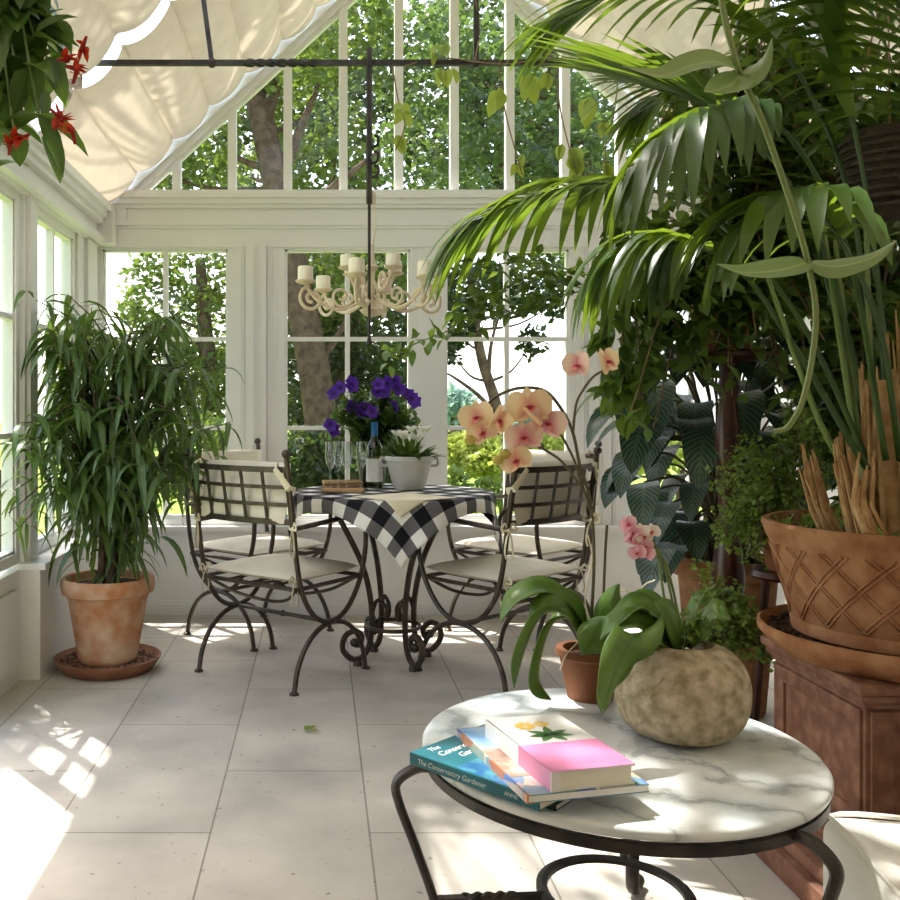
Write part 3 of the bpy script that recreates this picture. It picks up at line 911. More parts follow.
TT = .7445
WICK = mat('woven_rattan', (.42, .25, .12), (.55, .36, .19), rough=.8, scale=60, bump=.7, bscale=140)
def placemat(label, x, y, z, rz):
    m = MB(); m.box((0, 0, .006), (.18, .13, .009), None, .003)
    for i in range(12): m.tube([(-.088, -.0605 + .011 * i, .0105), (.088, -.0605 + .011 * i, .0105)], .0025, 5)
    o = m.build('woven_placemat', WICK, None); o.location = (x, y, z); o.rotation_euler = (0, 0, rz)
    tag(o, label, 'placemat', 'woven placemats')
for k, lab in enumerate(('rattan placemat, lower of the two stacked behind the glasses', 'rattan placemat, upper of the two stacked behind the glasses')):
    placemat(lab, DCX - .215, DCY + .25, TT + .0135 * k, .06 + .03 * k)
placemat('lone rattan placemat lying at the left front of the table under the glasses', DCX - .22, DCY - .04, TT, -.1)

def flute(label, x, y, z=TT):
    m = MB()
    m.lathe([(.030, 0), (.030, .002), (.008, .005), (.0038, .012), (.0035, .08), (.006, .092), (.018, .112), (.0235, .14), (.0245, .17), (.0225, .214), (.0215, .214), (.0232, .17), (.0222, .14), (.0165, .113), (.003, .098)], n=20)
    o = m.build('champagne_flute', CLEAR, None); o.location = (x, y, z)
    tag(o, label, 'glass', 'champagne flutes')
for px, Y, lab in ((330.5, 4.15, 'leftmost of the four empty champagne flutes'), (338.5, 4.21, 'second champagne flute from the left'), (347, 4.15, 'third champagne flute from the left'),
                   (361.5, 4.17, 'champagne flute standing next to the wine bottle')):
    q = P(px, 480, Y); flute(lab, q.x, Y, TT)
q = P(374.5, 484, 4.24)
t = thing('wine_bottle', 'white wine bottle with blue capsule and plain pale label on the table', 'bottle', (q.x, q.y, TT))
m = MB(); m.lathe([(.030, 0), (.037, .004), (.0375, .17), (.034, .195), (.018, .228), (.0145, .245), (.0145, .296), (0, .297)], n=28); m.build('body', BOTTLE, t)
m = MB(); m.lathe([(.0155, .232), (.0155, .29), (.0165, .292), (.0165, .300), (0, .301)], n=24); m.build('capsule', mat('blue_foil', (.03, .16, .42), rough=.3, metal=.5), t)
m = MB(); m.lathe([(.0381, .03), (.0381, .135)], n=28); m.f = [f for f in m.f if len(f) == 4]; m.build('paper_label', mat('label_paper', (.85, .84, .8), rough=.8), t)

def flower_plant(t, mbl, c, r, h, n, L, W, droop, shape='lance', up=.6):
    for _ in range(n):
        a = rnd(0, 2 * PI); q = rnd(0, 1)
        d = V((math.cos(a) * (1 - up * q), math.sin(a) * (1 - up * q), .25 + q))
        mbl.leaf(V(c) + V((math.cos(a) * r * rnd(0, .6), math.sin(a) * r * rnd(0, .6), rnd(0, h))), d, L * rnd(.6, 1.2), W * rnd(.7, 1.2), droop, 4, .3, shape)
q = P(409, 486, 4.18)
t = thing('flower_pot', 'grey ribbed ceramic pot of white flowers on the dining table', 'plant pot', (q.x, q.y, TT))
m = MB(); m.lathe([(.062, 0), (.07, .01), (.082, .05), (.096, .10), (.103, .125), (.109, .128), (.111, .143), (.107, .150), (.099, .148), (.096, .125), (0, .12)], n=40)
m.build('pot', mat('grey_glazed_ceramic', (.56, .55, .50), (.64, .63, .58), rough=.45, scale=10), t)
m = MB()
for s_ in (-1, 1): m.tube(cr([(s_ * .104, 0, .135), (s_ * .125, 0, .14), (s_ * .128, 0, .11), (s_ * .098, 0, .105)], 5), .006, 6)
m.build('handle', mat('grey_glazed_handle', (.58, .57, .52), rough=.45), t)
m = MB(); flower_plant(t, m, (0, 0, .125), .13, .02, 110, .115, .013, .7); m.build('leaves', L_RED, t)
WFL = petal_mat('white_petal', (.75, .78, .55), (.88, .87, .80))
for k in range(9):
    a = k * 2.4; r = .03 + .0075 * k
    m = MB(); c = V((math.cos(a) * r, math.sin(a) * r - .02, .215 + .02 * (k % 3)))
    m.tube([V((c.x * .5, c.y * .5, .13)), c], .002, 5)
    for j in range(6):
        b = j * PI / 3
        m.leaf(c, (math.cos(b), math.sin(b), 1.1), .05, .013, .5, 3, .2)
    m.build('bloom', WFL, t)
q = P(372, 478, 4.37)
t = thing('petunia_pot', 'bushy potted petunia with violet flowers at the back of the dining table', 'potted plant', (q.x, q.y, TT))
m = MB(); m.lathe([(.05, 0), (.055, .005), (.07, .11), (.075, .115), (.074, .13), (.066, .128), (0, .115)], n=28); m.build('pot', mat('dark_green_glaze', (.03, .05, .03), rough=.35), t)
m = MB(); st = MB()
for k in range(70):
    a = rnd(0, 2 * PI); rr = rnd(.3, 1)
    e = V((math.cos(a) * rr * .23, math.sin(a) * rr * .10, .20 + .27 * (1.05 - rr * .6) * rnd(.6, 1.1)))
    pth = cr([(0, 0, .12), (e.x * .4, e.y * .4, .12 + (e.z - .12) * .7), e], 4)
    st.tube(pth, .0022, 5)
    for i in range(2, len(pth)):
        for _ in range(3): m.leaf(pth[i], rvec() + V((0, 0, .3)), .052 * rnd(.7, 1.2), .016, .5, 3, .2, 'ovate')
st.build('stems', GREEN_STEM, t); m.build('leaves', L_RED, t)
PUR = petal_mat('violet_petal', (.025, .003, .08), (.085, .012, .33), .3, (.0, .5))
for px, py in ((334, 394), (341, 388), (352, 386), (331, 425), (352, 407), (351, 383), (362, 412), (371, 412), (375, 415), (379, 385), (387, 383), (384, 393), (377, 392), (392, 407), (398, 389), (408, 395), (412, 399), (415, 402), (333, 430), (395, 381), (364, 409)):
    c = P(px, py, 4.37 - rnd(.02, .12)) - V(t.location)
    m = MB(); fd = V((rnd(-.5, .5), -1, rnd(-.1, .5))).normalized()
    sd = fd.cross(V((0, 0, 1))).normalized(); u2 = sd.cross(fd)
    for j in range(5):
        b = j * 2 * PI / 5 + rnd(-.2, .2)
        d = sd * math.cos(b) + u2 * math.sin(b) + fd * .35
        m.leaf(c, d, .039, .019, .1, 3, .15, 'ovate', up=fd)
    m.tube([c - fd * .03, c], [.002, .005], 6)
    m.build('bloom', PUR, t)

# ================================================================== IRON IN THE ROOF, CHANDELIER
RY, RZ = 3.65, 2.462
t = thing('tie_rod', 'black iron tie rod with twisted lengths spanning the room below the roof', 'rod', (XM, RY, RZ))
m = MB()
xa = -1.2 + (RZ - 2.2) / K - .06 - XM; xb = -xa
m.tube([(xa, 0, 0), (xb, 0, 0)], .014, 4)
m.build('bar', IRONB, t, False)
for x0, x1 in ((-.90, -.62), (.5, .78)):
    m = MB(); 
    for ph in (0, PI):
        m.tube([(x0 + (x1 - x0) * i / 60, .007 * math.cos(i * .35 + ph), .007 * math.sin(i * .35 + ph)) for i in range(61)], .010, 6)
    m.build('twist', IRONB, t)
for xt, xbm in ((-.475 - .6, -.424 - .6), (0.012, .012), (.475 + .6 , .424 + .6)):
    m = MB(); zt = roof_z(xt + XM) - RZ - .02
    m.tube([(xbm, 0, 0), (xt, 0, zt)], .013, 4); m.ball((xbm, 0, .0), .02)
    m.build('hanger', IRONB, t, False)
CHX = P(369, 200, RY).x
t = thing('hanging_rod', 'black hooked iron rod hanging from the tie rod through the chandelier', 'rod', (CHX, RY, 0))
m = MB(); m.tube([(0, -.02, P(0, 50, RY).z), (0, -.02, P(0, 205, RY).z)], .012, 6); m.tube(cr([(0, -.02, RZ + .03), (0, .005, RZ + .035), (0, .024, RZ + .01)], 4), .009, 6)
m.build('upper_bar', IRONB, t)
m = MB(); m.tube([(0, -.02, P(0, 200, RY).z), (0, -.02, P(0, 334, RY).z)], .006, 6); m.lathe([(0, -.03), (.014, -.026), (.006, .0), (0, .02)], (0, -.02, P(0, 338, RY).z), 10); m.build('lower_bar', IRONB, t)
for py in (144, 160, 174):
    m = MB(); z = P(0, py, RY).z
    m.tube(cr([(0, -.02, z - .02), (.03, -.02, z - .01), (.036, -.02, z + .02), (.02, -.02, z + .03)], 5), .006, 6); m.build('hook', IRONB, t)
CZ = 1.55
t = thing('chandelier', 'ivory painted wrought iron candle chandelier with scrolled arms over the dining table', 'chandelier', (CHX + .012, RY + .03, CZ))
m = MB(); m.lathe([(0, -.085), (.03, -.075), (.05, -.055), (.02, -.04), (.012, -.02), (.014, .10), (.03, .115), (.014, .13), (.008, .20), (0, .21)], n=16)
m.build('column', CHAND, t)
m = MB()
for sg in (-1, 1): m.tube(cr([(sg * .006, 0, .2), (sg * .016, 0, .3), (sg * .006, 0, .38), (0, 0, .395)], 5), .003, 6)
m.tube(arc((0, 0, .40), .014, 0, 360, 14)[:-1], .004, 6, closed=True)
m.lathe([(0, .36), (.016, .365), (.018, .40), (.008, .415), (0, .42)], n=8)
m.build('cord', TIE, t)
cups = []
for k in range(6):
    a = math.radians(15 + 60 * k); ax = V((math.cos(a), math.sin(a), 0)); az = V((0, 0, 1))
    pth = cr([ax * .02 + az * .0, ax * .07 + az * -.035, ax * .14 + az * -.055, ax * .21 + az * -.03, ax * .255 + az * .015, ax * .27 + az * .045], 6)
    m = MB(); m.tube(pth, .0075, 7)
    sp = []
    for i in range(40):
        w = i / 39; r = .052 * (1 - .8 * w); b = math.radians(80 - 540 * w)
        sp.append(ax * (.245 + r * math.cos(b) * 1 - .0) + az * (-.018 + r * math.sin(b)))
    m.tube(sp, .007, 7)
    sp = []
    for i in range(36):
        w = i / 35; r = .045 * (1 - .78 * w); b = math.radians(200 + 480 * w)
        sp.append(ax * (.125 + r * math.cos(b)) + az * (-.005 + r * math.sin(b)))
    m.tube(sp, .006, 6)
    m.lathe([(.012, .038), (.036, .046), (.04, .052), (.036, .055), (0, .055)], tuple(ax * .27), 18)
    m.build('arm', CHAND, t); cups.append((ax * .27 + az * .055, .030, .052))
for k in range(4):
    a = math.radians(38 + 90 * k); ax = V((math.cos(a), math.sin(a), 0)); az = V((0, 0, 1))
    pth = cr([ax * .012 + az * .06, ax * .04 + az * .02, ax * .085 + az * .03, ax * .11 + az * .075, ax * .125 + az * .10], 6)
    m = MB(); m.tube(pth, .007, 7)
    sp = []
    for i in range(32):
        w = i / 31; r = .04 * (1 - .75 * w); b = math.radians(-90 + 430 * w)
        sp.append(ax * (.06 + r * math.cos(b) * .6) + az * (.06 + r * math.sin(b)))
    m.tube(sp, .006, 6)
    m.lathe([(.012, .09), (.034, .098), (.037, .103), (0, .106)], tuple(ax * .125), 18)
    m.build('upper_arm', CHAND, t); cups.append((ax * .125 + az * .106, .028, .045))
names = ['ivory candle on the far right outer arm of the chandelier', 'ivory candle on the rear right outer arm of the chandelier', 'ivory candle on the rear left outer arm of the chandelier',
         'ivory candle on the leftmost outer arm of the chandelier', 'ivory candle on the front left outer arm of the chandelier', 'ivory candle on the front right outer arm of the chandelier',
         'ivory candle on the rear right upper arm of the chandelier', 'ivory candle on the rear left upper arm of the chandelier', 'ivory candle on the front left upper arm of the chandelier', 'ivory candle on the front right upper arm of the chandelier']
for (c, r, h), lab in zip(cups, names):
    m = MB(); m.lathe([(r, 0), (r, h - .006), (r * .93, h), (r * .6, h - .003), (0, h - .004)], n=20, wob=.02, seed=len(lab))
    o = m.build('candle', WAX, None); o.location = V(t.location) + c; tag(o, lab, 'candle', 'candles on the chandelier')
    w = MB(); w.tube([(0, 0, h - .005), (.001, 0, h + .008)], .0012, 5); w.build('wick', SOIL, o)

# ================================================================== MARBLE TABLE AND BOOKS
MX, MY, MZ = .556, 1.752, .47
t = thing('coffee_table', 'round low table with white veined marble top and black iron frame', 'table', (MX, MY, 0))
m = MB(); m.lathe([(0, .448), (.35, .448), (.357, .451), (.361, .458), (.361, .464), (.357, .469), (.351, .47), (0, .47)], n=96); m.build('marble_top', MARBLE, t)
m = MB(); m.tube(arc((0, 0, .436), .35, 0, 360, 80, (1, 0, 0), (0, 1, 0))[:-1], .012, 4, closed=True, flat=(1, .8), up=(0, 0, 1)); m.build('hoop', IRONB, t)
for a in (184, 66, -58):
    a = math.radians(a); ax = V((math.cos(a), math.sin(a), 0)); az = V((0, 0, 1))
    pth = cr([ax * .345 + az * .436, ax * .38 + az * .435, ax * .415 + az * .41, ax * .41 + az * .37, ax * .38 + az * .29, ax * .345 + az * .19, ax * .325 + az * .10, ax * .335 + az * .045, ax * .38 + az * .016, ax * .42 + az * .02], 6)
    m = MB(); m.tube(pth, .0135, 8, flat=(.65, 1.1)); m.ball(ax * .425 + az * .018, .018, (1, 1, .9))
    m.build('leg', IRONB, t)
    m = MB(); m.tube([ax * .135 + az * .19, ax * .345 + az * .19], .009, 6)
    b = ax.cross(az)
    for ph in (0, PI): m.tube([ax * (.19 + .1 * i / 36) + az * (.19 + .005 * math.sin(i * .4 + ph)) + b * (.005 * math.cos(i * .4 + ph)) for i in range(37)], .0065, 6)
    m.build('stretcher', IRONB, t)
m = MB(); m.tube(arc((0, 0, .19), .135, 0, 360, 40, (1, 0, 0), (0, 1, 0))[:-1], .012, 6, closed=True, flat=(.7, 1)); m.build('ring', IRONB, t)

def book(name, label, corner, u, L, W, th, z, cover, pages, soft=False, spine=True):
    "corner = corner where spine and lower edge meet; u = direction of the spine; pages to the other side"
    ang = math.atan2(u[1], u[0])
    t = thing(name, label, 'book', (corner[0], corner[1], z), ang, 'books on the marble table')
    c = .0016 if soft else .0028; o_ = .0005 if soft else .004
    m = MB(); m.span((0, 0, 0), (L, W, c)); m.span((0, 0, th - c), (L, W, th)); m.span((0, -.001, 0), (L, c, th))
    m.build('cover', cover, t, False)
    m = MB(); m.span((o_, c, c), (L - o_, W - o_, th - c)); m.build('pages', pages, t, False)
    return t
PAGE = mat('page_edges', (.82, .78, .66), (.72, .67, .55), rough=.9, scale=3, detail=2)
PAGEW = mat('white_page_edges', (.84, .83, .80), (.74, .73, .7), rough=.9, scale=3)
TEAL = mat('teal_book_cover', (.012, .10, .13), (.02, .16, .21), rough=.25, scale=12, detail=6)
BLACKC = mat('black_book_cover', (.012, .012, .014), rough=.3)
PINKC = mat('white_book_cover', (.82, .80, .78), rough=.3)
PINK = mat('pink_band', (.66, .21, .40), (.70, .25, .44), rough=.3, scale=3)
def collage():
    m, nt, out = base_mat('magazine_print')
    tc = nn(nt, 'ShaderNodeTexCoord')
    v = nn(nt, 'ShaderNodeTexVoronoi'); v.inputs['Scale'].default_value = 22
    nt.links.new(tc.outputs['Object'], v.inputs['Vector'])
    sx = nn(nt, 'ShaderNodeSeparateXYZ'); nt.links.new(v.outputs['Color'], sx.inputs[0])
    r = nn(nt, 'ShaderNodeValToRGB'); e = r.color_ramp.elements
    e[0].position = 0; e[0].color = (.55, .16, .06, 1); e[1].position = 1; e[1].color = (.75, .72, .62, 1)
    for p, c in ((.2, (.5, .42, .3, 1)), (.4, (.22, .40, .38, 1)), (.6, (.12, .2, .5, 1)), (.8, (.62, .5, .36, 1))):
        k = e.new(p); k.color = c
    nt.links.new(sx.outputs['X'], r.inputs['Fac'])
    b = nn(nt, 'ShaderNodeBsdfPrincipled'); b.inputs['Roughness'].default_value = .25
    nt.links.new(r.outputs[0], b.inputs['Base Color']); nt.links.new(b.outputs[0], out.inputs[0])
    return m
PRINT = collage()
def label_text(t, s, size, loc, rot, m, name='lettering', shear=0, sp=1):
    cu = bpy.data.curves.new(name, 'FONT'); cu.body = s; cu.size = size; cu.extrude = .00015; cu.shear = shear; cu.space_character = sp
    cu.materials.append(m)
    tmp = bpy.data.objects.new(name, cu); me = bpy.data.meshes.new_from_object(tmp)
    if not me.materials: me.materials.append(m)
    bpy.data.objects.remove(tmp)
    o = bpy.data.objects.new(name, me); C.objects.link(o); o.parent = t; o.location = loc; o.rotation_euler = rot
    return o
LETT = mat('white_lettering', (.85, .86, .84), rough=.5)
GREYL = mat('grey_lettering', (.50, .58, .58), rough=.5)
z = MZ
t = book('black_book', 'thin black book with white page edges, lowest of the pile on the marble table', (.187, 1.63), (.734, -.679), .25, .20, .010, z, BLACKC, PAGEW, True)
z += .0102
t = book('teal_book', 'teal paperback gardening book overhanging the left edge of the marble table', (.158, 1.63), (.682, -.731), .265, .26, .020, z, TEAL, PAGE, True)
label_text(t, 'The', .019, (.024, .028, .0204), (0, 0, PI / 2), LETT, shear=.25, sp=.9)
label_text(t, 'Conservatory', .023, (.050, .026, .0204), (0, 0, PI / 2), LETT, shear=.25, sp=.85)
label_text(t, 'Gardener', .023, (.076, .050, .0204), (0, 0, PI / 2), LETT, shear=.25, sp=.85)
label_text(t, 'The Conservatory Gardener', .0125, (.018, -.0013, .0055), (PI / 2, 0, 0), GREYL, shear=.2)
label_text(t, 'ANNE', .0095, (.20, -.0013, .006), (PI / 2, 0, 0), GREYL)
m = MB(); m.span((0.098, .004, .0200), (.262, .256, .0203)); m.build('cover_picture', mat('cover_foliage_print', (.02, .12, .30), (.05, .24, .30), rough=.25, scale=40, lo=.42, hi=.58), t, False)
m = MB(); m.span((0.003, .15, .0200), (.097, .256, .0203)); m.build('cover_picture', mat('cover_sky', (.42, .56, .66), (.10, .26, .25), rough=.25, scale=22), t, False)
z += .0203
t = book('gardening_magazine', 'glossy illustrated softcover book under the pink and white book', (.2506, 1.713), (.2146, -.9767), .305, .205, .013, z, PRINT, PAGEW, True)
m = MB(); m.span((.004, .004, .0129), (.11, .2, .0134)); m.build('blue_cover_panel', mat('blue_print', (.16, .36, .68), (.45, .60, .80), rough=.25, scale=14), t, False)
m = MB(); m.span((.115, .004, .0129), (.235, .1, .0134)); m.build('brown_photo_panel', mat('brown_print', (.12, .06, .035), (.62, .42, .34), rough=.25, scale=16), t, False)
z += .0136
t = book('pink_book', 'thick white hardback with a pink band and a drawn flower, top of the pile', (.297, 1.668), (.236, -.972), .25, .142, .031, z, PINKC, PAGE)
m = MB(); m.span((.135, -.0015, -.0003), (.2503, .1423, .0313)); m.f = m.f
pk = MB(); pk.span((.135, -.0016, .0308), (.2504, .1424, .0313)); pk.span((.135, -.0016, .0), (.2504, -.0009, .0313)); pk.build('pink_band', PINK, t, False)
m = MB(); m.span((.248, -.0018, .0), (.2506, .014, .031)); m.build('flap', PINKC, t, False)
LG = mat('printed_leaf_green', (.04, .13, .03), (.08, .2, .05), rough=.3, scale=40); LO = mat('printed_ochre', (.86, .58, .12), (.78, .50, .10), rough=.3, scale=40)
m = MB()
for k in range(7):
    a = k * 2 * PI / 7 + .3; m.leaf((.098, .076, .0314), (math.cos(a) * .7, math.sin(a), 0), .040, .008, 0, 4, 0)
m.build('printed_leaves', LG, t)
m = MB()
for k in range(8):
    a = k * 2 * PI / 8; m.leaf((.05 + .004 * math.cos(a), .052 + .004 * math.sin(a), .0314 + k * .00008), (math.cos(a), math.sin(a), 0), .017, .0055, 0, 4, 0); m.leaf((.047 + .003 * math.cos(a), .085 + .003 * math.sin(a), .0314 + k * .00008), (math.cos(a + .3), math.sin(a + .3), 0), .012, .004, 0, 4, 0)
m.build('printed_flowers', LO, t)
m = MB()
for k in range(16): m.span((.1285, .012 + .0078 * k, .0312), (.1335, .0165 + .0078 * k - (k % 3) * .0008, .0316))
m.build('title_marks', mat('pale_pink_print', (.80, .62, .68), rough=.4), t, False)
# ================================================================== POTS AND PLANTS
def pot_prof(rb, rt, h, rim_h, rim_o, wall=.012, soil=.03):
    return [(rb * .96, 0), (rb, .006), (rt - rim_o * .2 - (rt - rb) * rim_h / h, h - rim_h), (rt + rim_o, h - rim_h + .006), (rt + rim_o, h - .008), (rt + rim_o * .6, h), (rt - wall, h), (rt - wall - .006, h - .012), (rt - wall - .012, h - soil), (0, h - soil)]
def pot(t, prof, m, soil_r, soil_z, name='pot', n=48, sm=None):
    b = MB(); b.lathe(prof, n=n); o = b.build(name, m, t)
    s = MB(); s.lathe([(soil_r, 0), (soil_r * .7, .008), (0, .012)], (0, 0, soil_z), 28); s.build('soil', sm or SOIL, t)
    return o
def pebbles(m, r0, r1, z, n, s):
    for _ in range(n):
        a = rnd(0, 2 * PI); r = math.sqrt(rnd(r0 * r0, r1 * r1)); q = s * rnd(.6, 1.2)
        m.ball((r * math.cos(a), r * math.sin(a), z + rnd(0, q * .5)), q, (1, rnd(.6, 1), .7), 1)

# ---- ficus
FX, FY = -.90, 3.95
sc = thing('plant_saucer', 'terracotta saucer filled with red gravel under the potted ficus', 'saucer', (FX, FY, 0))
m = MB(); m.lathe([(.17, 0), (.185, .004), (.222, .05), (.224, .058), (.216, .06), (.207, .045), (.18, .028), (0, .026)], n=48); m.build('dish', RUST, sc)
m = MB(); m.lathe([(.205, .03), (.206, .040), (0, .040)], n=30); pebbles(m, .14, .2, .042, 420, .0075); o = m.build('gravel', GRAVEL, sc); o['kind'] = 'stuff'
t = thing('potted_ficus', 'narrow leaved ficus tree in a weathered terracotta pot by the left windows', 'potted plant', (FX, FY, .041))
pot(t, [(.118, 0), (.124, .006), (.128, .03), (.127, .034), (.165, .26), (.175, .285), (.19, .29), (.197, .315), (.194, .345), (.186, .355), (.176, .352), (.17, .32), (0, .32)], TERRA, .165, .318)
tm = MB(); lm = MB(); bmb = MB()
tops = []
for k in range(4):
    a = k * 1.7
    p = cr([(.03 * math.cos(a), .03 * math.sin(a), .31), (.035 * math.cos(a + .8), .035 * math.sin(a + .8), .5), (.06 * math.cos(a + 1.2), .06 * math.sin(a + 1.2), .75), (.10 * math.cos(a + 1.5), .10 * math.sin(a + 1.5), 1.12)], 6)
    tm.tube(p, [.018 - .008 * i / (len(p) - 1) for i in range(len(p))], 7); tops.append(p)
tm.build('trunk', BARK, t)
def ficus_branch(p0, e, n, L=.19):
    mid = p0.lerp(e, .5) + V((0, 0, .10))
    pth = cr([p0, mid, e], 8)
    bmb.tube(pth, [.0055 - .0035 * i / (len(pth) - 1) for i in range(len(pth))], 5)
    for i in range(n):
        q = pth[min(len(pth) - 1, int(len(pth) * (.28 + .72 * i / n)))]
        a = rnd(0, 2 * PI)
        d = V((math.cos(a) * .8, math.sin(a) * .8, rnd(-.6, .45)))
        w = L * rnd(.6, 1.25)
        lm.leaf(q + V((rnd(-.01, .01), rnd(-.01, .01), rnd(-.02, .02))), d, w, w * .059, rnd(1.8, 3.2), 6, .3, 'lance', roll=rnd(-.6, .6))
for k in range(94):
    p = tops[k % 4]; j = int(len(p) * rnd(.5, .999))
    a = rnd(0, 2 * PI); zz = rnd(.30, 1.53); rad = .47 * math.sin(PI * min(1, max(.2, (1.72 - zz) / 1.35))) * rnd(.55, 1.1) + .05
    e = V((math.cos(a) * rad, math.sin(a) * rad * .8, zz))
    if e.x < -.27: e.x = -.27
    ficus_branch(p[j], e, 15, .215)
for e in ((-.20, -.40, .86), (-.24, -.48, .76), (-.25, -.52, .68), (-.22, -.30, 1.0), (-.24, -.50, .60), (-.24, -.42, .9)):
    ficus_branch(tops[0][12], V(e), 18, .18)
bmb.build('branches', BARK, t); lm.build('foliage', L_FICUS, t)

# ---- hanging plant with red flowers, top left
hx, hy = P(-45, -40, 2.0).x, 2.0
t = thing('hanging_plant', 'trailing dark leaved plant with red flowers hanging at the top left', 'hanging plant', (hx, hy, 2.05))
b = MB(); b.lathe([(0, -.10), (.07, -.09), (.115, -.03), (.13, .05), (.135, .055), (.125, .06), (.11, .03), (0, .02)], n=28); b.build('basket', RUST, t)
c = MB()
for k in range(3):
    a = k * 2.1; c.tube([(.125 * math.cos(a), .125 * math.sin(a), .055), (0, 0, .45)], .003, 5)
c.tube([(0, 0, .45), (0, 0, roof_z(hx) - 2.05 - .06)], .003, 5); c.build('cord', TWIG, t)
st = MB(); lv = MB()
ends = [(40, 20), (62, 60), (80, 58), (30, 60), (20, 100), (55, 118), (62, 135), (30, 135), (12, 150), (5, 175), (0, 60), (-20, 110), (25, 30), (50, 40), (10, 125), (-10, 20), (45, 95), (15, 60)]
for px, py in ends:
    e = P(px - 16, py - 4, 2.0 + rnd(-.14, .08)) - V(t.location)
    a = rnd(0, 6.28)
    pth = cr([(.05 * math.cos(a), .05 * math.sin(a), .02), (e.x * .4 + .02, e.y * .6, .10), e], 5)
    st.tube(pth, .003, 5)
    for i in range(3, len(pth)):
        for _ in range(3):
            lv.leaf(pth[i], rvec() + V((.3, 0, -.2)), .115 * rnd(.6, 1.15), .024, .9, 5, .25, 'ovate', roll=rnd(-.5, .5))
st.build('stems', GREEN_STEM, t); lv.build('leaves', L_RED, t)
REDP = petal_mat('red_petal', (.40, .02, .01), (.62, .05, .015), .3)
for px, py in ((73, 68), (83, 46), (64, 60), (76, 74), (58, 116), (73, 134), (60, 122), (14, 142), (22, 138), (10, 146)):
    cpt = P(px, py, 1.84) - V(t.location); f = MB()
    d0 = V((rnd(-.2, 1), rnd(-.6, .2), rnd(-.6, .9)))
    for k in range(5):
        f.leaf(cpt, d0 + rvec() * .75, .032, .007, .2, 3, .4, 'lance')
    f.tube([cpt - d0.normalized() * .02, cpt + d0.normalized() * .012], [.003, .006], 6)
    f.build('flower', REDP, t)

# ---- big lattice pot with kentia palm on its pedestal
GX, GY = 1.42, 2.26
t = thing('pedestal', 'square moulded terracotta pedestal carrying the large palm pot', 'pedestal', (GX - .01, GY, 0))
def sq(m, h, z0, z1, bev=.006): m.box((0, 0, (z0 + z1) / 2), (2 * h, 2 * h, z1 - z0), None, bev)
m = MB()
for h, z0, z1 in ((.335, 0, .06), (.315, .06, .095), (.285, .095, .12), (.26, .12, .14), (.235, .14, .155)): sq(m, h, z0, z1, .008)
m.build('base', BRICK, t)
m = MB(); sq(m, .205, .155, .44, .004)
for sx, sy in ((1, 0), (-1, 0), (0, 1), (0, -1)):
    for s_ in (-1, 1):
        cpos = V((sx * .206, sy * .206, .30)) + V((abs(sy), abs(sx), 0)) * (.17 * s_)
        m.box(cpos, (.05 if sx == 0 else .014, .05 if sy == 0 else .014, .27), None, .004)
        m.box(V((sx * .206, sy * .206, .30 + s_ * .115)), (.352 if sx == 0 else .012, .352 if sy == 0 else .012, .04), None, .004)
m.build('shaft', BRICK, t)
m = MB()
for h, z0, z1 in ((.212, .44, .455), (.222, .455, .475), (.232, .475, .50)): sq(m, h, z0, z1, .006)
m.build('cap', BRICK, t)
sc = thing('plant_saucer', 'wide brown terracotta saucer of gravel between palm pot and pedestal', 'saucer', (GX, GY, .50))
m = MB(); m.lathe([(.26, 0), (.275, .003), (.318, .042), (.325, .05), (.325, .066), (.318, .070), (.31, .062), (.29, .035), (0, .03)], n=64); m.build('dish', TERRA_D, sc)
m = MB(); m.lathe([(.304, .035), (.306, .05), (0, .05)], n=40); pebbles(m, .25, .30, .051, 420, .008); o = m.build('gravel', SOIL, sc); o['kind'] = 'stuff'
t = thing('potted_palm', 'large arching palm in a wide lattice patterned terracotta pot on a pedestal', 'potted plant', (GX, GY, .551))
b = MB(); PH = .275
b.lathe([(.238, 0), (.247, .006), (.25, .03), (.246, .036), (.298, PH - .05), (.303, PH - .042), (.308, PH - .03), (.315, PH - .008), (.310, PH), (.296, PH), (.292, PH - .03), (0, PH - .03)], n=64)
def prad(z): return .246 + (.298 - .246) * (z - .036) / (PH - .086)
for k in range(18):
    for sg in (-1, 1):
        for dd in (-.022, .022):
            b.tube([((prad(z) + .001) * math.cos(a), (prad(z) + .001) * math.sin(a), z) for z, a in [(.042 + (PH - .10) * i / 10, 2 * PI * k / 18 + dd + sg * .62 * i / 10) for i in range(11)]], .003, 5)
b.build('pot', TERRA_D, t)
s = MB(); s.lathe([(.291, 0), (.2, .012), (0, .02)], (0, 0, PH - .032), 32); s.build('soil', SOIL, t)
O = V(t.location)
def L_(px, py, Y): return P(px, py, Y) - O
fb = MB()
for pts, r0, r1 in (([(893, 540, 2.2), (888, 470, 2.2), (882, 380, 2.2)], .055, .016), ([(910, 545, 2.3), (915, 470, 2.3), (903, 330, 2.3)], .05, .014), ([(862, 540, 2.12), (850, 490, 2.12), (842, 455, 2.12)], .022, .006),
                  ([(838, 545, 2.2), (820, 510, 2.2), (808, 462, 2.2)], .022, .01), ([(872, 542, 2.35), (858, 500, 2.35), (850, 440, 2.35)], .03, .008), ([(880, 545, 2.06), (862, 505, 2.06), (866, 470, 2.06)], .02, .005)):
    p = cr([L_(*q) for q in pts], 6)
    fb.tube(p, [r0 + (r1 - r0) * i / (len(p) - 1) for i in range(len(p))], 9)
    for k in range(16):
        a = rnd(0, 6.28); o_ = V((math.cos(a), math.sin(a), 0)) * r0
        fb.tube([p[0] + o_ * 1.05, p[len(p) // 2] + o_ * .9, p[-1] + o_ * rnd(.6, 1.0) + V((0, 0, rnd(-.04, .05)))], [.006, .005, .002], 5)
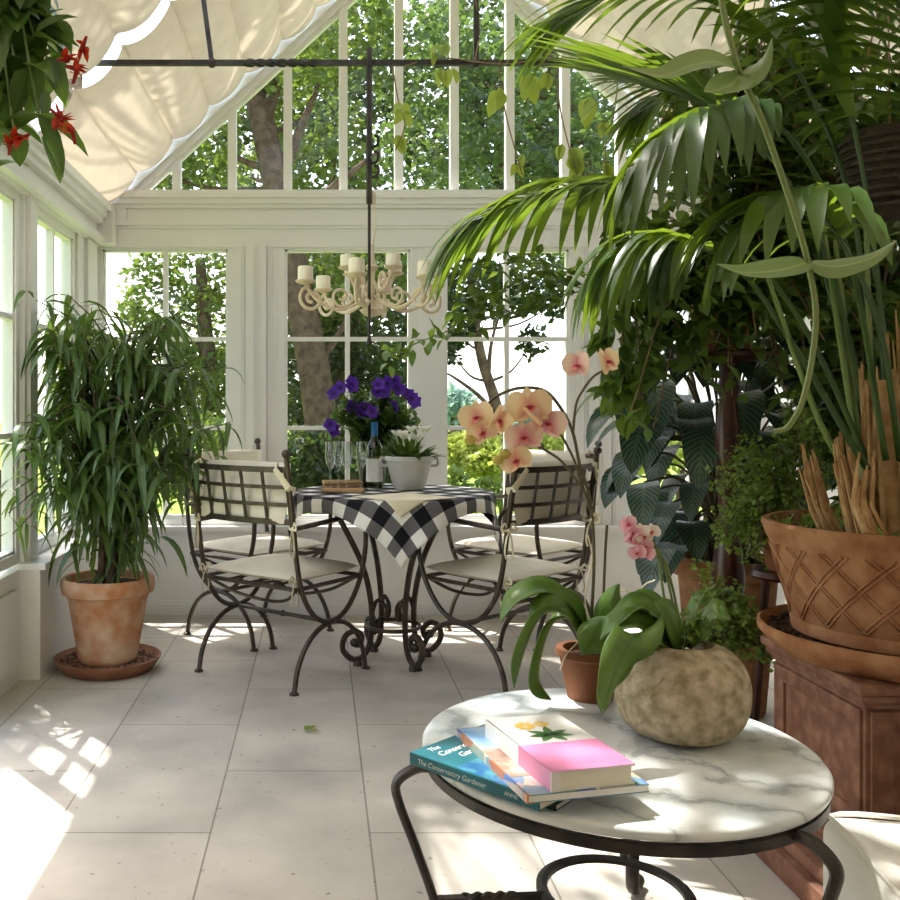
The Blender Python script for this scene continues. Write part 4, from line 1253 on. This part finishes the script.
fb.build('trunk', FIBRE, t)
def frond(pts, n, Lmax, W=.02, t0=.35, droop=1.0, sweep=.7, updir=.15, side=None):
    pth = cr([L_(*q) for q in pts], 8); N = len(pth)
    rc = MB(); rc.tube(pth, [.008 - .0062 * i / (N - 1) for i in range(N)], 6)
    for i in range(n):
        tt = t0 + (1 - t0) * i / (n - 1)
        f = tt * (N - 1); j = min(N - 2, int(f)); p = pth[j].lerp(pth[j + 1], f - j)
        T = (pth[j + 1] - pth[j]).normalized()
        sd = V(side) if side else T.cross(V((0, 0, 1)))
        if sd.length < .05: sd = V((1, 0, 0))
        sd.normalize()
        u = (tt - t0) / (1 - t0)
        L = Lmax * (math.sin(PI * (.18 + .72 * u)) ** .7) * rnd(.9, 1.08)
        for sg in (-1, 1):
            d = T * (sweep + .9 * u * u) + sd * sg * (1 - .5 * u) + V((0, 0, updir + rnd(-.06, .06)))
            rc.leaf(p, d, L * 1.08, W * 1.35 * rnd(.8, 1.1), droop * rnd(.8, 1.2), 7, .22, 'palm', roll=rnd(-.15, .15))
    rc.build('frond', L_PALM, t)
frond([(872, 470, 2.2), (800, 320, 2.3), (720, 225, 2.45), (650, 190, 2.6), (580, 185, 2.75), (510, 205, 2.85), (470, 228, 2.88)], 22, .40, .019, .5, 1.7, .75)
frond([(880, 470, 2.25), (820, 240, 2.3), (745, 130, 2.4), (690, 100, 2.5), (640, 85, 2.6)], 20, .44, .015, .48, .35, .9)
frond([(885, 460, 2.3), (850, 200, 2.4), (790, 60, 2.55), (720, 5, 2.7), (640, -15, 2.8), (560, 20, 2.9)], 26, .45, .014, .4, 1.0, .8)
frond([(868, 470, 2.15), (790, 340, 2.2), (740, 270, 2.22), (690, 245, 2.25), (650, 240, 2.3), (610, 262, 2.35)], 18, .34, .017, .52, 2.6, .5)
frond([(890, 455, 2.2), (872, 230, 2.25), (835, 60, 2.3), (780, -30, 2.3), (690, -60, 2.3)], 24, .44, .018, .4, .9)
frond([(886, 460, 2.1), (850, 260, 2.05), (800, 150, 2.0), (745, 110, 1.95), (690, 120, 1.9), (640, 165, 1.9)], 18, .30, .018, .55, 2.4, .6)
frond([(900, 450, 2.3), (905, 200, 2.5), (890, 60, 2.7), (850, -20, 2.9), (800, -60, 3.1)], 22, .42, .018, .4, 1.0)
frond([(905, 450, 2.25), (930, 220, 2.2), (925, 80, 2.1), (890, -10, 2.05), (840, -40, 2.0)], 20, .40, .02, .4, 1.3)
frond([(880, 465, 2.4), (840, 330, 2.6), (800, 200, 2.85), (750, 110, 3.05), (690, 80, 3.25), (640, 110, 3.4)], 22, .40, .016, .4, 1.2)
frond([(895, 455, 2.35), (880, 300, 2.6), (850, 180, 2.8), (820, 100, 3.0), (770, 60, 3.2)], 20, .42, .02, .35, 1.3)
frond([(900, 460, 2.15), (880, 330, 2.0), (840, 240, 1.9), (800, 200, 1.85), (760, 215, 1.85)], 14, .30, .02, .5, 2.2)
for px, py, Y in ((818, 250, 2.3), (835, 300, 2.3), (762, 320, 2.2), (866, 280, 2.3)):        # bare leaf stalks
    m = MB(); m.tube(cr([L_(868, 500, 2.2), L_((868 + px) / 2 + 4, (500 + py) / 2 + 10, Y), L_(px, py - 60, Y)], 6), [.009 - .0003 * i for i in range(13)], 7); m.build('stalk', GREEN_STEM, t)
mo = MB()
for _ in range(260):
    a = rnd(0, 6.28); r = rnd(.1, .29)
    mo.leaf((r * math.cos(a), r * math.sin(a), PH - .02), (rnd(-1, 1), rnd(-1, 1), .9), rnd(.02, .05), .008, .5, 2, .2, 'round')
o = mo.build('moss', L_FERN, t); o['kind'] = 'stuff'

# ---- turned stand with the climbing plant
SX, SY = P(728, 400, 3.0).x, 3.0
t = thing('plant_stand', 'tall turned dark red wooden plant stand behind the stone planter', 'plant stand', (SX, SY, 0))
m = MB(); m.lathe([(.03, .03), (.035, .06), (.05, .10), (.03, .14), (.034, .22), (.026, .25), (.024, .36), (.035, .38), (.03, .40), (.046, .50), (.052, .56), (.04, .66), (.026, .72), (.034, .745), (.026, .77), (.034, .86), (.04, .95), (.036, 1.05), (.026, 1.14), (.036, 1.17), (.026, 1.20), (.03, 1.255)], n=28)
m.build('post', WOODR, t)
m = MB(); m.lathe([(0, 1.255), (.15, 1.258), (.165, 1.268), (.165, 1.28), (.155, 1.288), (0, 1.288)], n=36); m.build('top', WOODR, t)
for k in range(3):
    a = k * 2 * PI / 3 + .3; ax = V((math.cos(a), math.sin(a), 0)); az = V((0, 0, 1))
    m = MB(); m.tube(cr([ax * .02 + az * .16, ax * .06 + az * .15, ax * .09 + az * .07, ax * .125 + az * .014], 5), [.016] * 11 + [.012] * 5, 8); m.build('leg', WOODR, t)
t = thing('climbing_plant', 'lush small leaved climbing plant in a clay pot on the turned stand', 'potted plant', (SX, SY, 1.289))
pot(t, pot_prof(.07, .10, .16, .035, .008), TERRA_D, .085, .132)
st = MB(); lv = MB(); O2 = V(t.location)
for k in range(190):
    if k < 85: e = P(rnd(640, 870), rnd(70, 400), rnd(2.75, 3.35))
    elif k < 105: e = P(rnd(598, 660), rnd(250, 430), rnd(2.75, 3.1))
    else: e = P(rnd(760, 925), rnd(30, 400), rnd(2.7, 3.4))
    e = e - O2
    top = V((e.x * .45, e.y * .5, max(e.z, .12) + rnd(.05, .2)))
    pth = cr([(0, 0, .13), top, e], 7)
    st.tube(pth, .0022, 4)
    for i in range(3, len(pth)):
        for _ in range(2):
            d = rvec() + V((0, -.2, -.1)); L = rnd(.05, .085)
            lv.leaf(pth[i] + rvec() * .02, d, L, L * .27, .9, 4, .25, 'ovate', roll=rnd(-.8, .8))
for _ in range(22):
    e = P(rnd(690, 780), rnd(275, 350), rnd(2.78, 2.88)) - O2
    pth = cr([(0, 0, .13), V((e.x * .6, e.y * .7, .2)), e], 6); st.tube(pth, .002, 4)
    for q in pth[5:]:
        for _k in range(2): lv.leaf(q, rvec() + V((0, -.4, -.4)), rnd(.05, .08), .02, .8, 4, .25, 'ovate', roll=rnd(-.8, .8))
for px0, py0, px1, py1 in ((612, 250, 622, 415), (625, 270, 640, 400), (604, 330, 612, 395), (655, 300, 690, 350)):
    pth = cr([P(px0 + 40, py0 - 40, 2.9) - O2, P(px0, py0, 2.85) - O2, P((px0 + px1) / 2 + 6, (py0 + py1) / 2, 2.85) - O2, P(px1, py1, 2.85) - O2], 7)
    st.tube(cr([(0, 0, .13), pth[0].lerp(V((0, 0, .3)), .5), pth[0]], 5) + pth[1:], .0022, 4)
    for q in pth:
        for _ in range(2): lv.leaf(q, rvec() + V((0, 0, -.5)), rnd(.07, .1), .023, .8, 4, .25, 'ovate', roll=rnd(-.8, .8))
st.build('stems', TWIG, t); lv.build('leaves', L_VINE, t)

# ---- calathea
KX, KY = P(727, 600, 3.42).x, 3.42
t = thing('potted_calathea', 'dark plant with large striped leaves in a terracotta pot by the rear wall', 'potted plant', (KX, KY, 0))
pot(t, pot_prof(.13, .178, .56, .07, .012), TERRA_D, .165, .53)
st = MB()
spots = [(632, 420), (640, 470), (645, 500), (655, 400), (665, 455), (672, 520), (690, 440), (700, 420), (712, 445), (640, 395), (668, 380), (690, 372), (720, 370), (745, 360), (760, 380), (770, 430), (775, 400), (790, 370),
         (755, 450), (735, 480), (700, 500), (690, 540), (670, 560), (720, 540), (745, 545), (760, 520), (785, 470), (800, 420), (650, 440), (775, 350), (705, 350), (660, 350), (630, 380), (725, 430), (742, 410), (782, 500)]
Ok = V(t.location)
for k, (px, py) in enumerate(spots * 2 + spots[::2]):
    Y = KY + (rnd(-.32, -.12) if k < len(spots) else rnd(-.05, .3)); j = rnd(-12, 12) if k >= len(spots) else 0
    e = P(px + j, py + j, Y) - Ok
    e.z += .06
    st.tube(cr([(rnd(-.08, .08), rnd(-.08, .08), .54), (e.x * .5, e.y * .5, .54 + (e.z - .54) * .7 + .08), e], 5), .005, 5)
    out = V((e.x, e.y - .25, 0)); out = out.normalized() if out.length > .02 else V((0, -1, 0))
    L = rnd(.20, .29); lf = MB()
    lf.leaf(e, out * .8 + V((rnd(-.4, .4), rnd(-.3, .1), rnd(-.2, .4))), L, L * .24, 2.4, 7, .15, 'ovate', roll=rnd(-.4, .4))
    lf.build('leaf', L_CALA, t)
st.build('stems', DARK_STEM, t)

# ---- dark shrub by the right wall
q = P(872, 600, 3.25)
t = thing('potted_shrub', 'tall dark leafy shrub in a clay pot by the right wall, behind the palm', 'potted plant', (q.x, q.y, 0))
pot(t, pot_prof(.12, .16, .32, .05, .01), TERRA_O, .14, .285)
st = MB(); lv = MB(); Os = V(t.location)
for k in range(80):
    e = P(rnd(800, 925), rnd(110, 440), rnd(2.95, 3.55)) - Os
    pth = cr([(rnd(-.03, .03), rnd(-.03, .03), .28), (e.x * .25, e.y * .25, .28 + (e.z - .28) * .6), e], 7)
    st.tube(pth, [.007 - .0045 * i / (len(pth) - 1) for i in range(len(pth))], 5)
    for i in range(6, len(pth)):
        for _ in range(3):
            L = rnd(.08, .14); lv.leaf(pth[i] + rvec() * .02, rvec() + V((0, -.2, -.2)), L, L * .22, .9, 4, .25, 'ovate', roll=rnd(-.8, .8))
st.build('stems', TWIG, t); lv.build('leaves', L_RED, t)

# ---- maidenhair fern on a stool, small fern on the floor
HX, HY = 1.40, 2.78
t = thing('plant_stool', 'low dark wooden stool holding the maidenhair fern behind the palm pot', 'stool', (HX, HY, 0))
m = MB(); m.lathe([(0, .595), (.10, .597), (.108, .606), (.10, .62), (0, .62)], n=28); m.build('seat', WOODR, t)
for k in range(3):
    a = k * 2.094 + .5; m = MB(); m.tube([(.06 * math.cos(a), .06 * math.sin(a), .6), (.10 * math.cos(a), .10 * math.sin(a), 0)], [.013, .010], 8); m.build('leg', WOODR, t)
def fern(t, c, targets, n, lsz, lm):
    st = MB(); lv = MB()
    for e in targets:
        pth = cr([c, V(((c[0] + e.x) / 2, (c[1] + e.y) / 2, max(c[2], e.z) + rnd(.04, .10))), e], 6)
        st.tube(pth, .0014, 4)
        for i in range(3, len(pth)):
            for _ in range(n):
                q = pth[i] + rvec() * rnd(.005, .038)
                lv.leaf(q, rvec() + V((0, 0, -.2)), lsz * rnd(.7, 1.3), lsz * .45, .3, 2, .1, 'round')
    st.build('stems', DARK_STEM, t); lv.build('fronds', lm, t)
t = thing('maidenhair_fern', 'fine leaved maidenhair fern spilling out left of the lattice palm pot', 'potted plant', (HX, HY, .621))
pot(t, pot_prof(.06, .082, .12, .025, .006), TERRA_O, .07, .096)
Oh = V(t.location)
tg = [P(rnd(712, 810), rnd(470, 530), HY + rnd(-.2, .1)) - Oh for _ in range(52)] + [P(rnd(716, 760), rnd(520, 560), HY + rnd(-.16, .02)) - Oh for _ in range(24)] + [P(rnd(780, 830), rnd(430, 490), HY + rnd(-.1, .1)) - Oh for _ in range(16)]
fern(t, (0, 0, .11), tg, 6, .017, L_FERN)
t = thing('potted_fern', 'small green fern in a clay pot on the floor beside the pedestal', 'potted plant', (1.14, 2.78, 0))
pot(t, pot_prof(.055, .08, .24, .03, .006), TERRA_O, .07, .21)
Oh = V(t.location)
fern(t, (0, 0, .22), [P(rnd(705, 785), rnd(612, 665), 2.78 + rnd(-.12, .1)) - Oh for _ in range(34)], 5, .02, L_FERN)

# ---- dark hanging basket, top right
q = P(888, 175, 2.45)
t = thing('hanging_basket', 'dark wicker hanging basket among the leaves at the upper right', 'basket', (q.x, q.y, q.z))
m = MB(); m.lathe([(0, -.12), (.05, -.115), (.09, -.07), (.108, 0), (.11, .09), (.115, .10), (.105, .11), (.098, .07), (0, .06)], n=30)
for k in range(9): m.tube(arc((0, 0, -.09 + .022 * k), .09 + .022 * min(1, k / 4) + .004 * (k % 2), 0, 360, 30, (1, 0, 0), (0, 1, 0))[:-1], .007, 5, closed=True)
m.build('bowl', mat('dark_wicker', (.025, .017, .012), (.05, .035, .02), rough=.8, scale=40, bump=.5), t)
m = MB()
for k in range(3):
    a = k * 2.1; m.tube([(.108 * math.cos(a), .108 * math.sin(a), .1), (0, 0, .55)], .0025, 5)
m.tube([(0, 0, .55), (0, 0, roof_z(q.x) - q.z - .06)], .0025, 5); m.build('cord', TWIG, t)
lv = MB()
for k in range(150):
    a = rnd(0, 6.28); r = rnd(.02, .16)
    lv.leaf((r * math.cos(a), r * math.sin(a), .10 + rnd(-.02, .14)), (math.cos(a), math.sin(a), rnd(-.3, 1)), rnd(.06, .11), .02, 1.2, 4, .25, 'ovate', roll=rnd(-.6, .6))
lv.build('leaves', L_RED, t)

# ---- long vine shoot close to the camera
vp = [P(700, -1650, 1.15), P(705, -900, 1.15), P(712, -300, 1.15), P(718, -40, 1.15), P(736, 60, 1.15), P(762, 120, 1.15), P(790, 200, 1.15), P(808, 262, 1.15), P(816, 320, 1.15), P(806, 390, 1.15), P(790, 425, 1.16), P(774, 432, 1.17)]
t = thing('vine_shoot', 'long pale vine shoot with paired leaves hanging in front of the palm', 'vine', tuple(vp[0]))
O3 = vp[0]
m = MB(); pth = cr([q - O3 for q in vp], 8); m.tube(pth, [.0043 - .0008 * i / len(pth) for i in range(len(pth))], 7); m.build('stem', mat('pale_vine_stem', (.15, .21, .06), (.19, .25, .08), rough=.5, scale=10), t)
for pts, W in (([(740, 70), (715, 62), (690, 66), (660, 76), (622, 66)], .023), ([(741, 72), (752, 72), (764, 62), (772, 38)], .02), ([(742, 74), (732, 84), (718, 90), (704, 92)], .022), ([(808, 262), (790, 268), (765, 272), (740, 272), (716, 264)], .018),
               ([(810, 262), (830, 266), (850, 264), (875, 256), (897, 240)], .017)):
    m = MB(); n = len(pts)
    p = cr([P(a, b_, 1.15 - .05 * i / (n - 1)) - O3 for i, (a, b_) in enumerate(pts)], 6)
    m.strap(p, W, side=(0, .75, .75), fold=.25, shape='ovate'); m.build('leaf', L_BIG, t)

# ---- twining vine on the tie rod
t = thing('twining_vine', 'thin twining vine with a few leaves on the tie rod right of the chandelier', 'vine', (.6, RY, RZ))
O4 = V(t.location); st = MB(); lv = MB()
for pts in ([(405, 66), (440, 58), (500, 64), (560, 58), (640, 66), (720, 60)], [(395, 66), (398, 100), (402, 125), (396, 150)], [(500, 64), (505, 110), (515, 150), (520, 175)], [(555, 62), (562, 110), (568, 150), (575, 175)], [(477, 0), (482, 30), (475, 60)],
            [(620, 62), (612, 110), (604, 150), (608, 200)]):
    pth = cr([P(a + rnd(-3, 3), b_, RY - .03 + .05 * math.sin(i * 2)) - O4 for i, (a, b_) in enumerate(pts)], 6); st.tube(pth, .0028, 5)
for px, py, L in ((405, 118, .08), (395, 142, .08), (402, 108, .06), (440, 50, .06), (441, 75, .075), (452, 75, .075), (436, 58, .05), (446, 48, .05), (500, 100, .12), (531, 85, .12), (515, 170, .06), (522, 160, .05), (548, 80, .08), (590, 108, .12), (570, 165, .08), (575, 155, .08), (562, 150, .07), (580, 165, .09), (605, 170, .08), (600, 130, .08)):
    for _ in range(2):
        lv.leaf(P(px + rnd(-3, 3), py - L * 90, RY - .03) - O4, V((rnd(-.6, .6), rnd(-.5, .2), -.8)), L, L * .27, .4, 5, .25, 'ovate', up=(0, -1, .2), roll=rnd(-.7, .7))
st.build('stems', TWIG, t); lv.build('leaves', L_LIME, t)
t = thing('trailing_vine', 'bright green leafy shoot reaching left below the palm frond by the window post', 'vine', tuple(P(560, 300, 3.0)))
O4 = V(t.location); st = MB(); lv = MB()
for pts in ([(700, 290), (640, 285), (590, 290), (540, 300), (490, 318), (445, 332), (410, 346), (386, 358)], [(590, 290), (540, 280), (500, 290), (465, 300)], [(540, 300), (520, 315), (490, 305), (455, 318)], [(620, 286), (570, 270), (520, 262), (480, 268)]):
    pth = cr([P(a, b_, 3.0 - .0004 * (a - 560)) - O4 for a, b_ in pts], 5); st.tube(pth, .0026, 5)
    for q in pth:
        for _ in range(3 if q.x > -.5 else 2): lv.leaf(q + rvec() * .03, rvec() + V((-.3, 0, -.1)), rnd(.035, .06), .014, .6, 4, .25, 'ovate', roll=rnd(-.8, .8))
st.build('stems', GREEN_STEM, t); lv.build('leaves', L_VINE, t)

# ---- orchids on the marble table
q = P(590, 690, 2.04)
t = thing('potted_orchid', 'peach flowered orchid in a small terracotta pot at the back of the marble table', 'potted plant', (q.x, q.y, MZ + .0005))
pot(t, pot_prof(.050, .070, .108, .020, .004), TERRA_O, .06, .086)
Oo = V(t.location)
def Q(px, py, Y=2.04): return P(px, py, Y) - Oo
def leafpart(pts, W, side=None, fold=.22, wave=0):
    m = MB(); m.strap(cr(pts, 6), W, side, fold, 'strap', wave); return m.build('leaf', L_ORCH, t, solid=.002)
leafpart([Q(588, 640), Q(572, 606, 2.02), Q(545, 588, 2.0), Q(518, 598, 1.97), Q(500, 622, 1.95)], .036, (.15, 1, .3))
leafpart([Q(588, 642), Q(568, 608, 1.98), Q(542, 615, 1.92), Q(524, 650, 1.89), Q(514, 688, 1.88)], .040, (.55, .8, .25))
leafpart([Q(590, 642), Q(570, 618, 2.02), Q(552, 625, 2.0), Q(540, 655, 1.98), Q(537, 685, 1.97), Q(551, 700, 1.96)], .026, (.6, .8, .2))
leafpart([Q(592, 642), Q(604, 610, 2.0), Q(620, 600, 1.95), Q(632, 612, 1.9)], .033, (-.3, .9, .2))
leafpart([Q(592, 642), Q(596, 618, 1.98), Q(600, 622, 1.92), Q(592, 640, 1.87), Q(582, 655, 1.86)], .034, (.9, .3, .1))
for pts, r in (([(590, 640), (594, 560), (590, 500), (580, 466), (573, 433), (562, 410), (545, 391), (521, 388), (501, 394), (489, 403), (480, 420)], .0036), ([(573, 433), (576, 405), (583, 390), (593, 377), (604, 370)], .0028), ([(590, 500), (575, 478), (560, 460), (540, 447)], .003),
               ([(590, 510), (576, 465), (564, 440), (557, 430)], .0028), ([(602, 640), (605, 560), (607, 525)], .003)):
    m = MB(); m.tube(cr([Q(a, b_) for a, b_ in pts], 6), r, 7)
    m.build('flower_stem', DARK_STEM, t)
b = MB(); b.ball(Q(540.5, 446.5), .0075); b.build('bud', DARK_STEM, t)
BUDM = petal_mat('yellow_green_bud', (.6, .5, .12), (.66, .58, .2))
for a, b_ in ((505, 454), (470, 440), (498, 460)):
    b = MB(); b.ball(Q(a, b_, 2.02), .013, (1, 1, .85)); b.build('bud', BUDM, t)
for pts in ([(598, 640), (585, 600), (592, 560), (588, 535)], [(604, 638), (612, 600), (628, 590), (622, 610)], [(580, 640), (566, 655), (560, 670)], [(612, 640), (640, 590), (655, 580)]):
    m = MB(); m.tube(cr([Q(a, b_, 2.0) for a, b_ in pts], 6), .0016, 5); m.build('root', TIE, t)
m = MB(); m.tube(arc(Q(596, 519), .010, 0, 360, 12)[:-1], .003, 5, closed=True); m.build('tie', TIE, t)
PEACH = petal_mat('peach_petal', (.80, .38, .32), (.87, .68, .42), .38, (.0, .55))
PEACHP = petal_mat('pink_peach_petal', (.72, .24, .34), (.86, .62, .50), .38, (.0, .6))
LIP = petal_mat('magenta_lip', (.50, .04, .10), (.70, .25, .22), .2)
def bloom(c, fd, s, pm, roll=0):
    fd = V(fd).normalized(); sd = fd.cross(V((0, 0, 1))).normalized(); up = sd.cross(fd)
    rot = Matrix.Rotation(roll, 3, fd); sd = rot @ sd; up = rot @ up
    m = MB()
    for a, L, W, sh, fw in ((90, .042, .016, 'ovate', .12), (215, .042, .016, 'ovate', .12), (325, .042, .016, 'ovate', .12), (18, .047, .027, 'round', .25), (162, .047, .027, 'round', .25)):
        a = math.radians(a); d = sd * math.cos(a) + up * math.sin(a) + fd * fw
        m.leaf(c + fd * (.004 if sh == 'round' else 0), d, L * s, W * s, .15, 6, -.12, sh, up=fd)
    o = m.build('bloom', pm, t)
    l = MB()
    l.leaf(c + fd * .004, fd * .8 - up * .8, .022 * s, .009 * s, .2, 4, .5, 'ovate', up=up)
    for sg in (-1, 1): l.leaf(c + fd * .004, fd * .7 + sd * sg * .8, .014 * s, .006 * s, 0, 3, .5, 'round', up=up)
    l.ball(c + fd * .008 * s, .005 * s, (1, 1, 1), 1)
    l.build('lip', LIP, o)
for px, py, fd, s, pm, rl in ((478, 418, (-.5, -.8, .1), .95, PEACH, .2), (497, 420, (.6, -.6, -.2), .95, PEACH, -.3), (483, 432, (-.2, -.9, -.3), .8, PEACH, .5), (529, 408, (-.1, -.9, .2), 1.12, PEACH, .1), (546, 424, (.25, -.95, .1), 1.0, PEACHP, -.2),
                              (524, 438, (-.15, -1, .15), .95, PEACHP, .2), (516, 460, (-.2, -.9, -.2), .85, PEACH, .4), (536, 414, (.3, -.5, .5), .9, PEACH, .6), (579, 366, (-.8, -.6, .1), .85, PEACHP, 0), (606, 363, (.5, -.7, .3), .85, PEACH, .3)):
    bloom(Q(px, py, 2.02), fd, s, pm, rl)

q = P(681, 735, 1.80)
t = thing('stone_planter', 'round mossy stone planter with a small pink orchid on the marble table', 'planter', (q.x, q.y, MZ + .0005))
m = MB(); m.lathe([(.06, 0)] + [(.125 * math.cos(math.radians(a)) ** .5, .089 + .090 * math.copysign(abs(math.sin(math.radians(a))) ** .95, a)) for a in range(-78, 76, 6)] + [(.060, .180), (.055, .176), (.053, .16), (0, .15)], n=72, wob=.004, seed=4); m.build('bowl', STONE, t)
s = MB(); s.lathe([(.053, 0), (.03, .006), (0, .008)], (0, 0, .155), 24); s.build('soil', SOIL, t)
Oo = V(t.location)
def Q(px, py, Y=1.80): return P(px, py, Y) - Oo
leafpart([Q(672, 648), Q(655, 628, 1.77), Q(632, 640, 1.70), Q(614, 675, 1.66), Q(602, 714, 1.65)], .040, (.8, .6, .15), .2, .12)
leafpart([Q(674, 648), Q(660, 618, 1.80), Q(640, 605, 1.80), Q(618, 620, 1.78), Q(600, 640, 1.78)], .033, (.3, .9, .3), .2, .1)
leafpart([Q(674, 648), Q(655, 632, 1.78), Q(635, 622, 1.76), Q(615, 630, 1.74)], .03, (.5, .8, .3))
leafpart([Q(676, 648), Q(664, 612, 1.84), Q(650, 598, 1.86), Q(630, 596, 1.87)], .024, (.2, .9, .3))
leafpart([Q(688, 648), Q(700, 622, 1.80), Q(715, 610, 1.78), Q(731, 620, 1.76)], .030, (.1, .8, .5), .2, .15)
leafpart([Q(684, 648), Q(690, 612, 1.84), Q(700, 596, 1.86), Q(710, 592, 1.87)], .026, (.2, .9, .2))
leafpart([Q(680, 650), Q(672, 625, 1.76), Q(668, 612, 1.74), Q(655, 602, 1.72)], .02, (.7, .5, .1))
for pts, r in (([(672, 645), (663, 590), (657, 552), (648, 535), (638, 528)], .0026), ([(680, 645), (670, 590), (661, 555), (652, 545)], .0026), ([(684, 645), (672, 585), (663, 560), (650, 556)], .0026), ([(690, 645), (700, 600), (715, 585)], .0018)):
    m = MB(); m.tube(cr([Q(a, b_) for a, b_ in pts], 6), r, 6); m.build('flower_stem', GREEN_STEM, t)
PK = petal_mat('pink_petal', (.78, .28, .42), (.86, .56, .62), .35, (0, .7)); PW = petal_mat('blush_petal', (.84, .66, .6), (.86, .80, .72), .35)
for px, py, pm in ((627, 524, PK), (632, 532, PK), (640, 531, PW), (637, 541, PK), (644, 546, PK), (638, 553, PK), (647, 553, PK), (652, 531, PW), (629, 538, PK), (643, 538, PW)):
    bloom(Q(px, py, 1.79), (rnd(-.7, .4), -.8, rnd(-.4, .4)), .42, pm, rnd(-.6, .6))
lv = MB()
for _ in range(90): lv.leaf(Q(rnd(690, 712), rnd(560, 600), 1.84), rvec(), .012, .005, .2, 2, .1, 'round')
lv.build('fern_sprig', L_FERN, t); lv = MB()
for _ in range(90): lv.leaf(Q(rnd(676, 706), rnd(615, 642), 1.80 + rnd(-.03, .05)), rvec(), .02, .006, .2, 2, .1, 'round')
lv.build('fern_sprig', L_FERN, t)

# ---- loose leaf on the floor, white footstool
q = P(310, 731, 3.187)
m = MB()
for k in range(7): m.leaf((rnd(-.01, .01), rnd(-.01, .01), .004), (math.cos(k * .9), math.sin(k * .9), .35), .030, .010, .5, 3, .2, 'ovate')
o = m.build('fallen_leaf', L_LIME, None); o.location = (q.x, q.y, .003); tag(o, 'small green leaf sprig lying on the stone floor in front of the dining chairs', 'leaf')
t = thing('footstool', 'white upholstered stool with piped edges at the lower right, in front of the pedestal', 'stool', (1.125, 1.50, 0), math.radians(-9))
UPH = mat('white_cotton', (.82, .80, .76), (.76, .74, .70), rough=.9, scale=6, bump=.15, bscale=120, spec=.15)
m = MB(); m.box((0, 0, .20), (.44, .46, .28), None, .03, 5); m.build('cushion', UPH, t)
for z in (.338, .062):
    m = MB(); m.tube(cr([(-.205, -.215, z), (0, -.221, z), (.205, -.215, z), (.211, 0, z), (.205, .215, z), (0, .221, z), (-.205, .215, z), (-.211, 0, z)], 6)[:-6], .005, 6, closed=True)
    m.build('piping', UPH, t)
for sx in (-1, 1):
    for sy in (-1, 1):
        m = MB(); m.lathe([(.014, 0), (.02, .065)], (sx * .18, sy * .19, 0), 12); m.build('leg', WOODR, t)

# ================================================================== LIGHT AND CAMERA
w = bpy.data.worlds.new('World'); bpy.context.scene.world = w; w.use_nodes = True
nt = w.node_tree; nt.nodes.clear()
out = nn(nt, 'ShaderNodeOutputWorld'); bg = nn(nt, 'ShaderNodeBackground')
sky = nn(nt, 'ShaderNodeTexSky'); sky.sky_type = 'NISHITA'; sky.sun_disc = False
sky.sun_elevation = math.radians(50); sky.sun_rotation = math.radians(-40); sky.dust_density = 3.5; sky.air_density = 1.0
mx = nn(nt, 'ShaderNodeMix', data_type='RGBA'); mx.inputs['Factor'].default_value = .35
nt.links.new(sky.outputs[0], mx.inputs[6]); mx.inputs[7].default_value = (6, 6.3, 6.8, 1)
nt.links.new(mx.outputs[2], bg.inputs['Color']); bg.inputs['Strength'].default_value = .5
nt.links.new(bg.outputs[0], out.inputs['Surface'])
su = bpy.data.lights.new('sun', 'SUN'); su.energy = 11; su.angle = math.radians(.6); su.color = (1, .96, .88)
so = bpy.data.objects.new('sun', su); C.objects.link(so); so.location = (-3, 6, 9)
so.rotation_euler = V((.283, -.341, -.896)).to_track_quat('-Z', 'Y').to_euler()
cam = bpy.data.cameras.new('camera'); co = bpy.data.objects.new('camera', cam); C.objects.link(co)
co.location = (0, 0, EYE); co.rotation_euler = (PI / 2, 0, 0)
cam.sensor_width = 36; cam.lens = F / 900 * 36; cam.shift_x = 130 / 900; cam.shift_y = -40 / 900; cam.clip_start = .05; cam.clip_end = 300
S = bpy.context.scene; S.camera = co
S.view_settings.view_transform = 'Standard'; S.view_settings.look = 'None'; S.view_settings.gamma = 1; S.view_settings.exposure = 0.25
S.view_settings.use_curve_mapping = False
S.cycles.max_bounces = 10; S.cycles.diffuse_bounces = 5; S.cycles.transparent_max_bounces = 24; S.cycles.transmission_bounces = 8
S.cycles.sample_clamp_indirect = 6; S.cycles.caustics_reflective = False; S.cycles.caustics_refractive = False
S.cycles.use_denoising = True
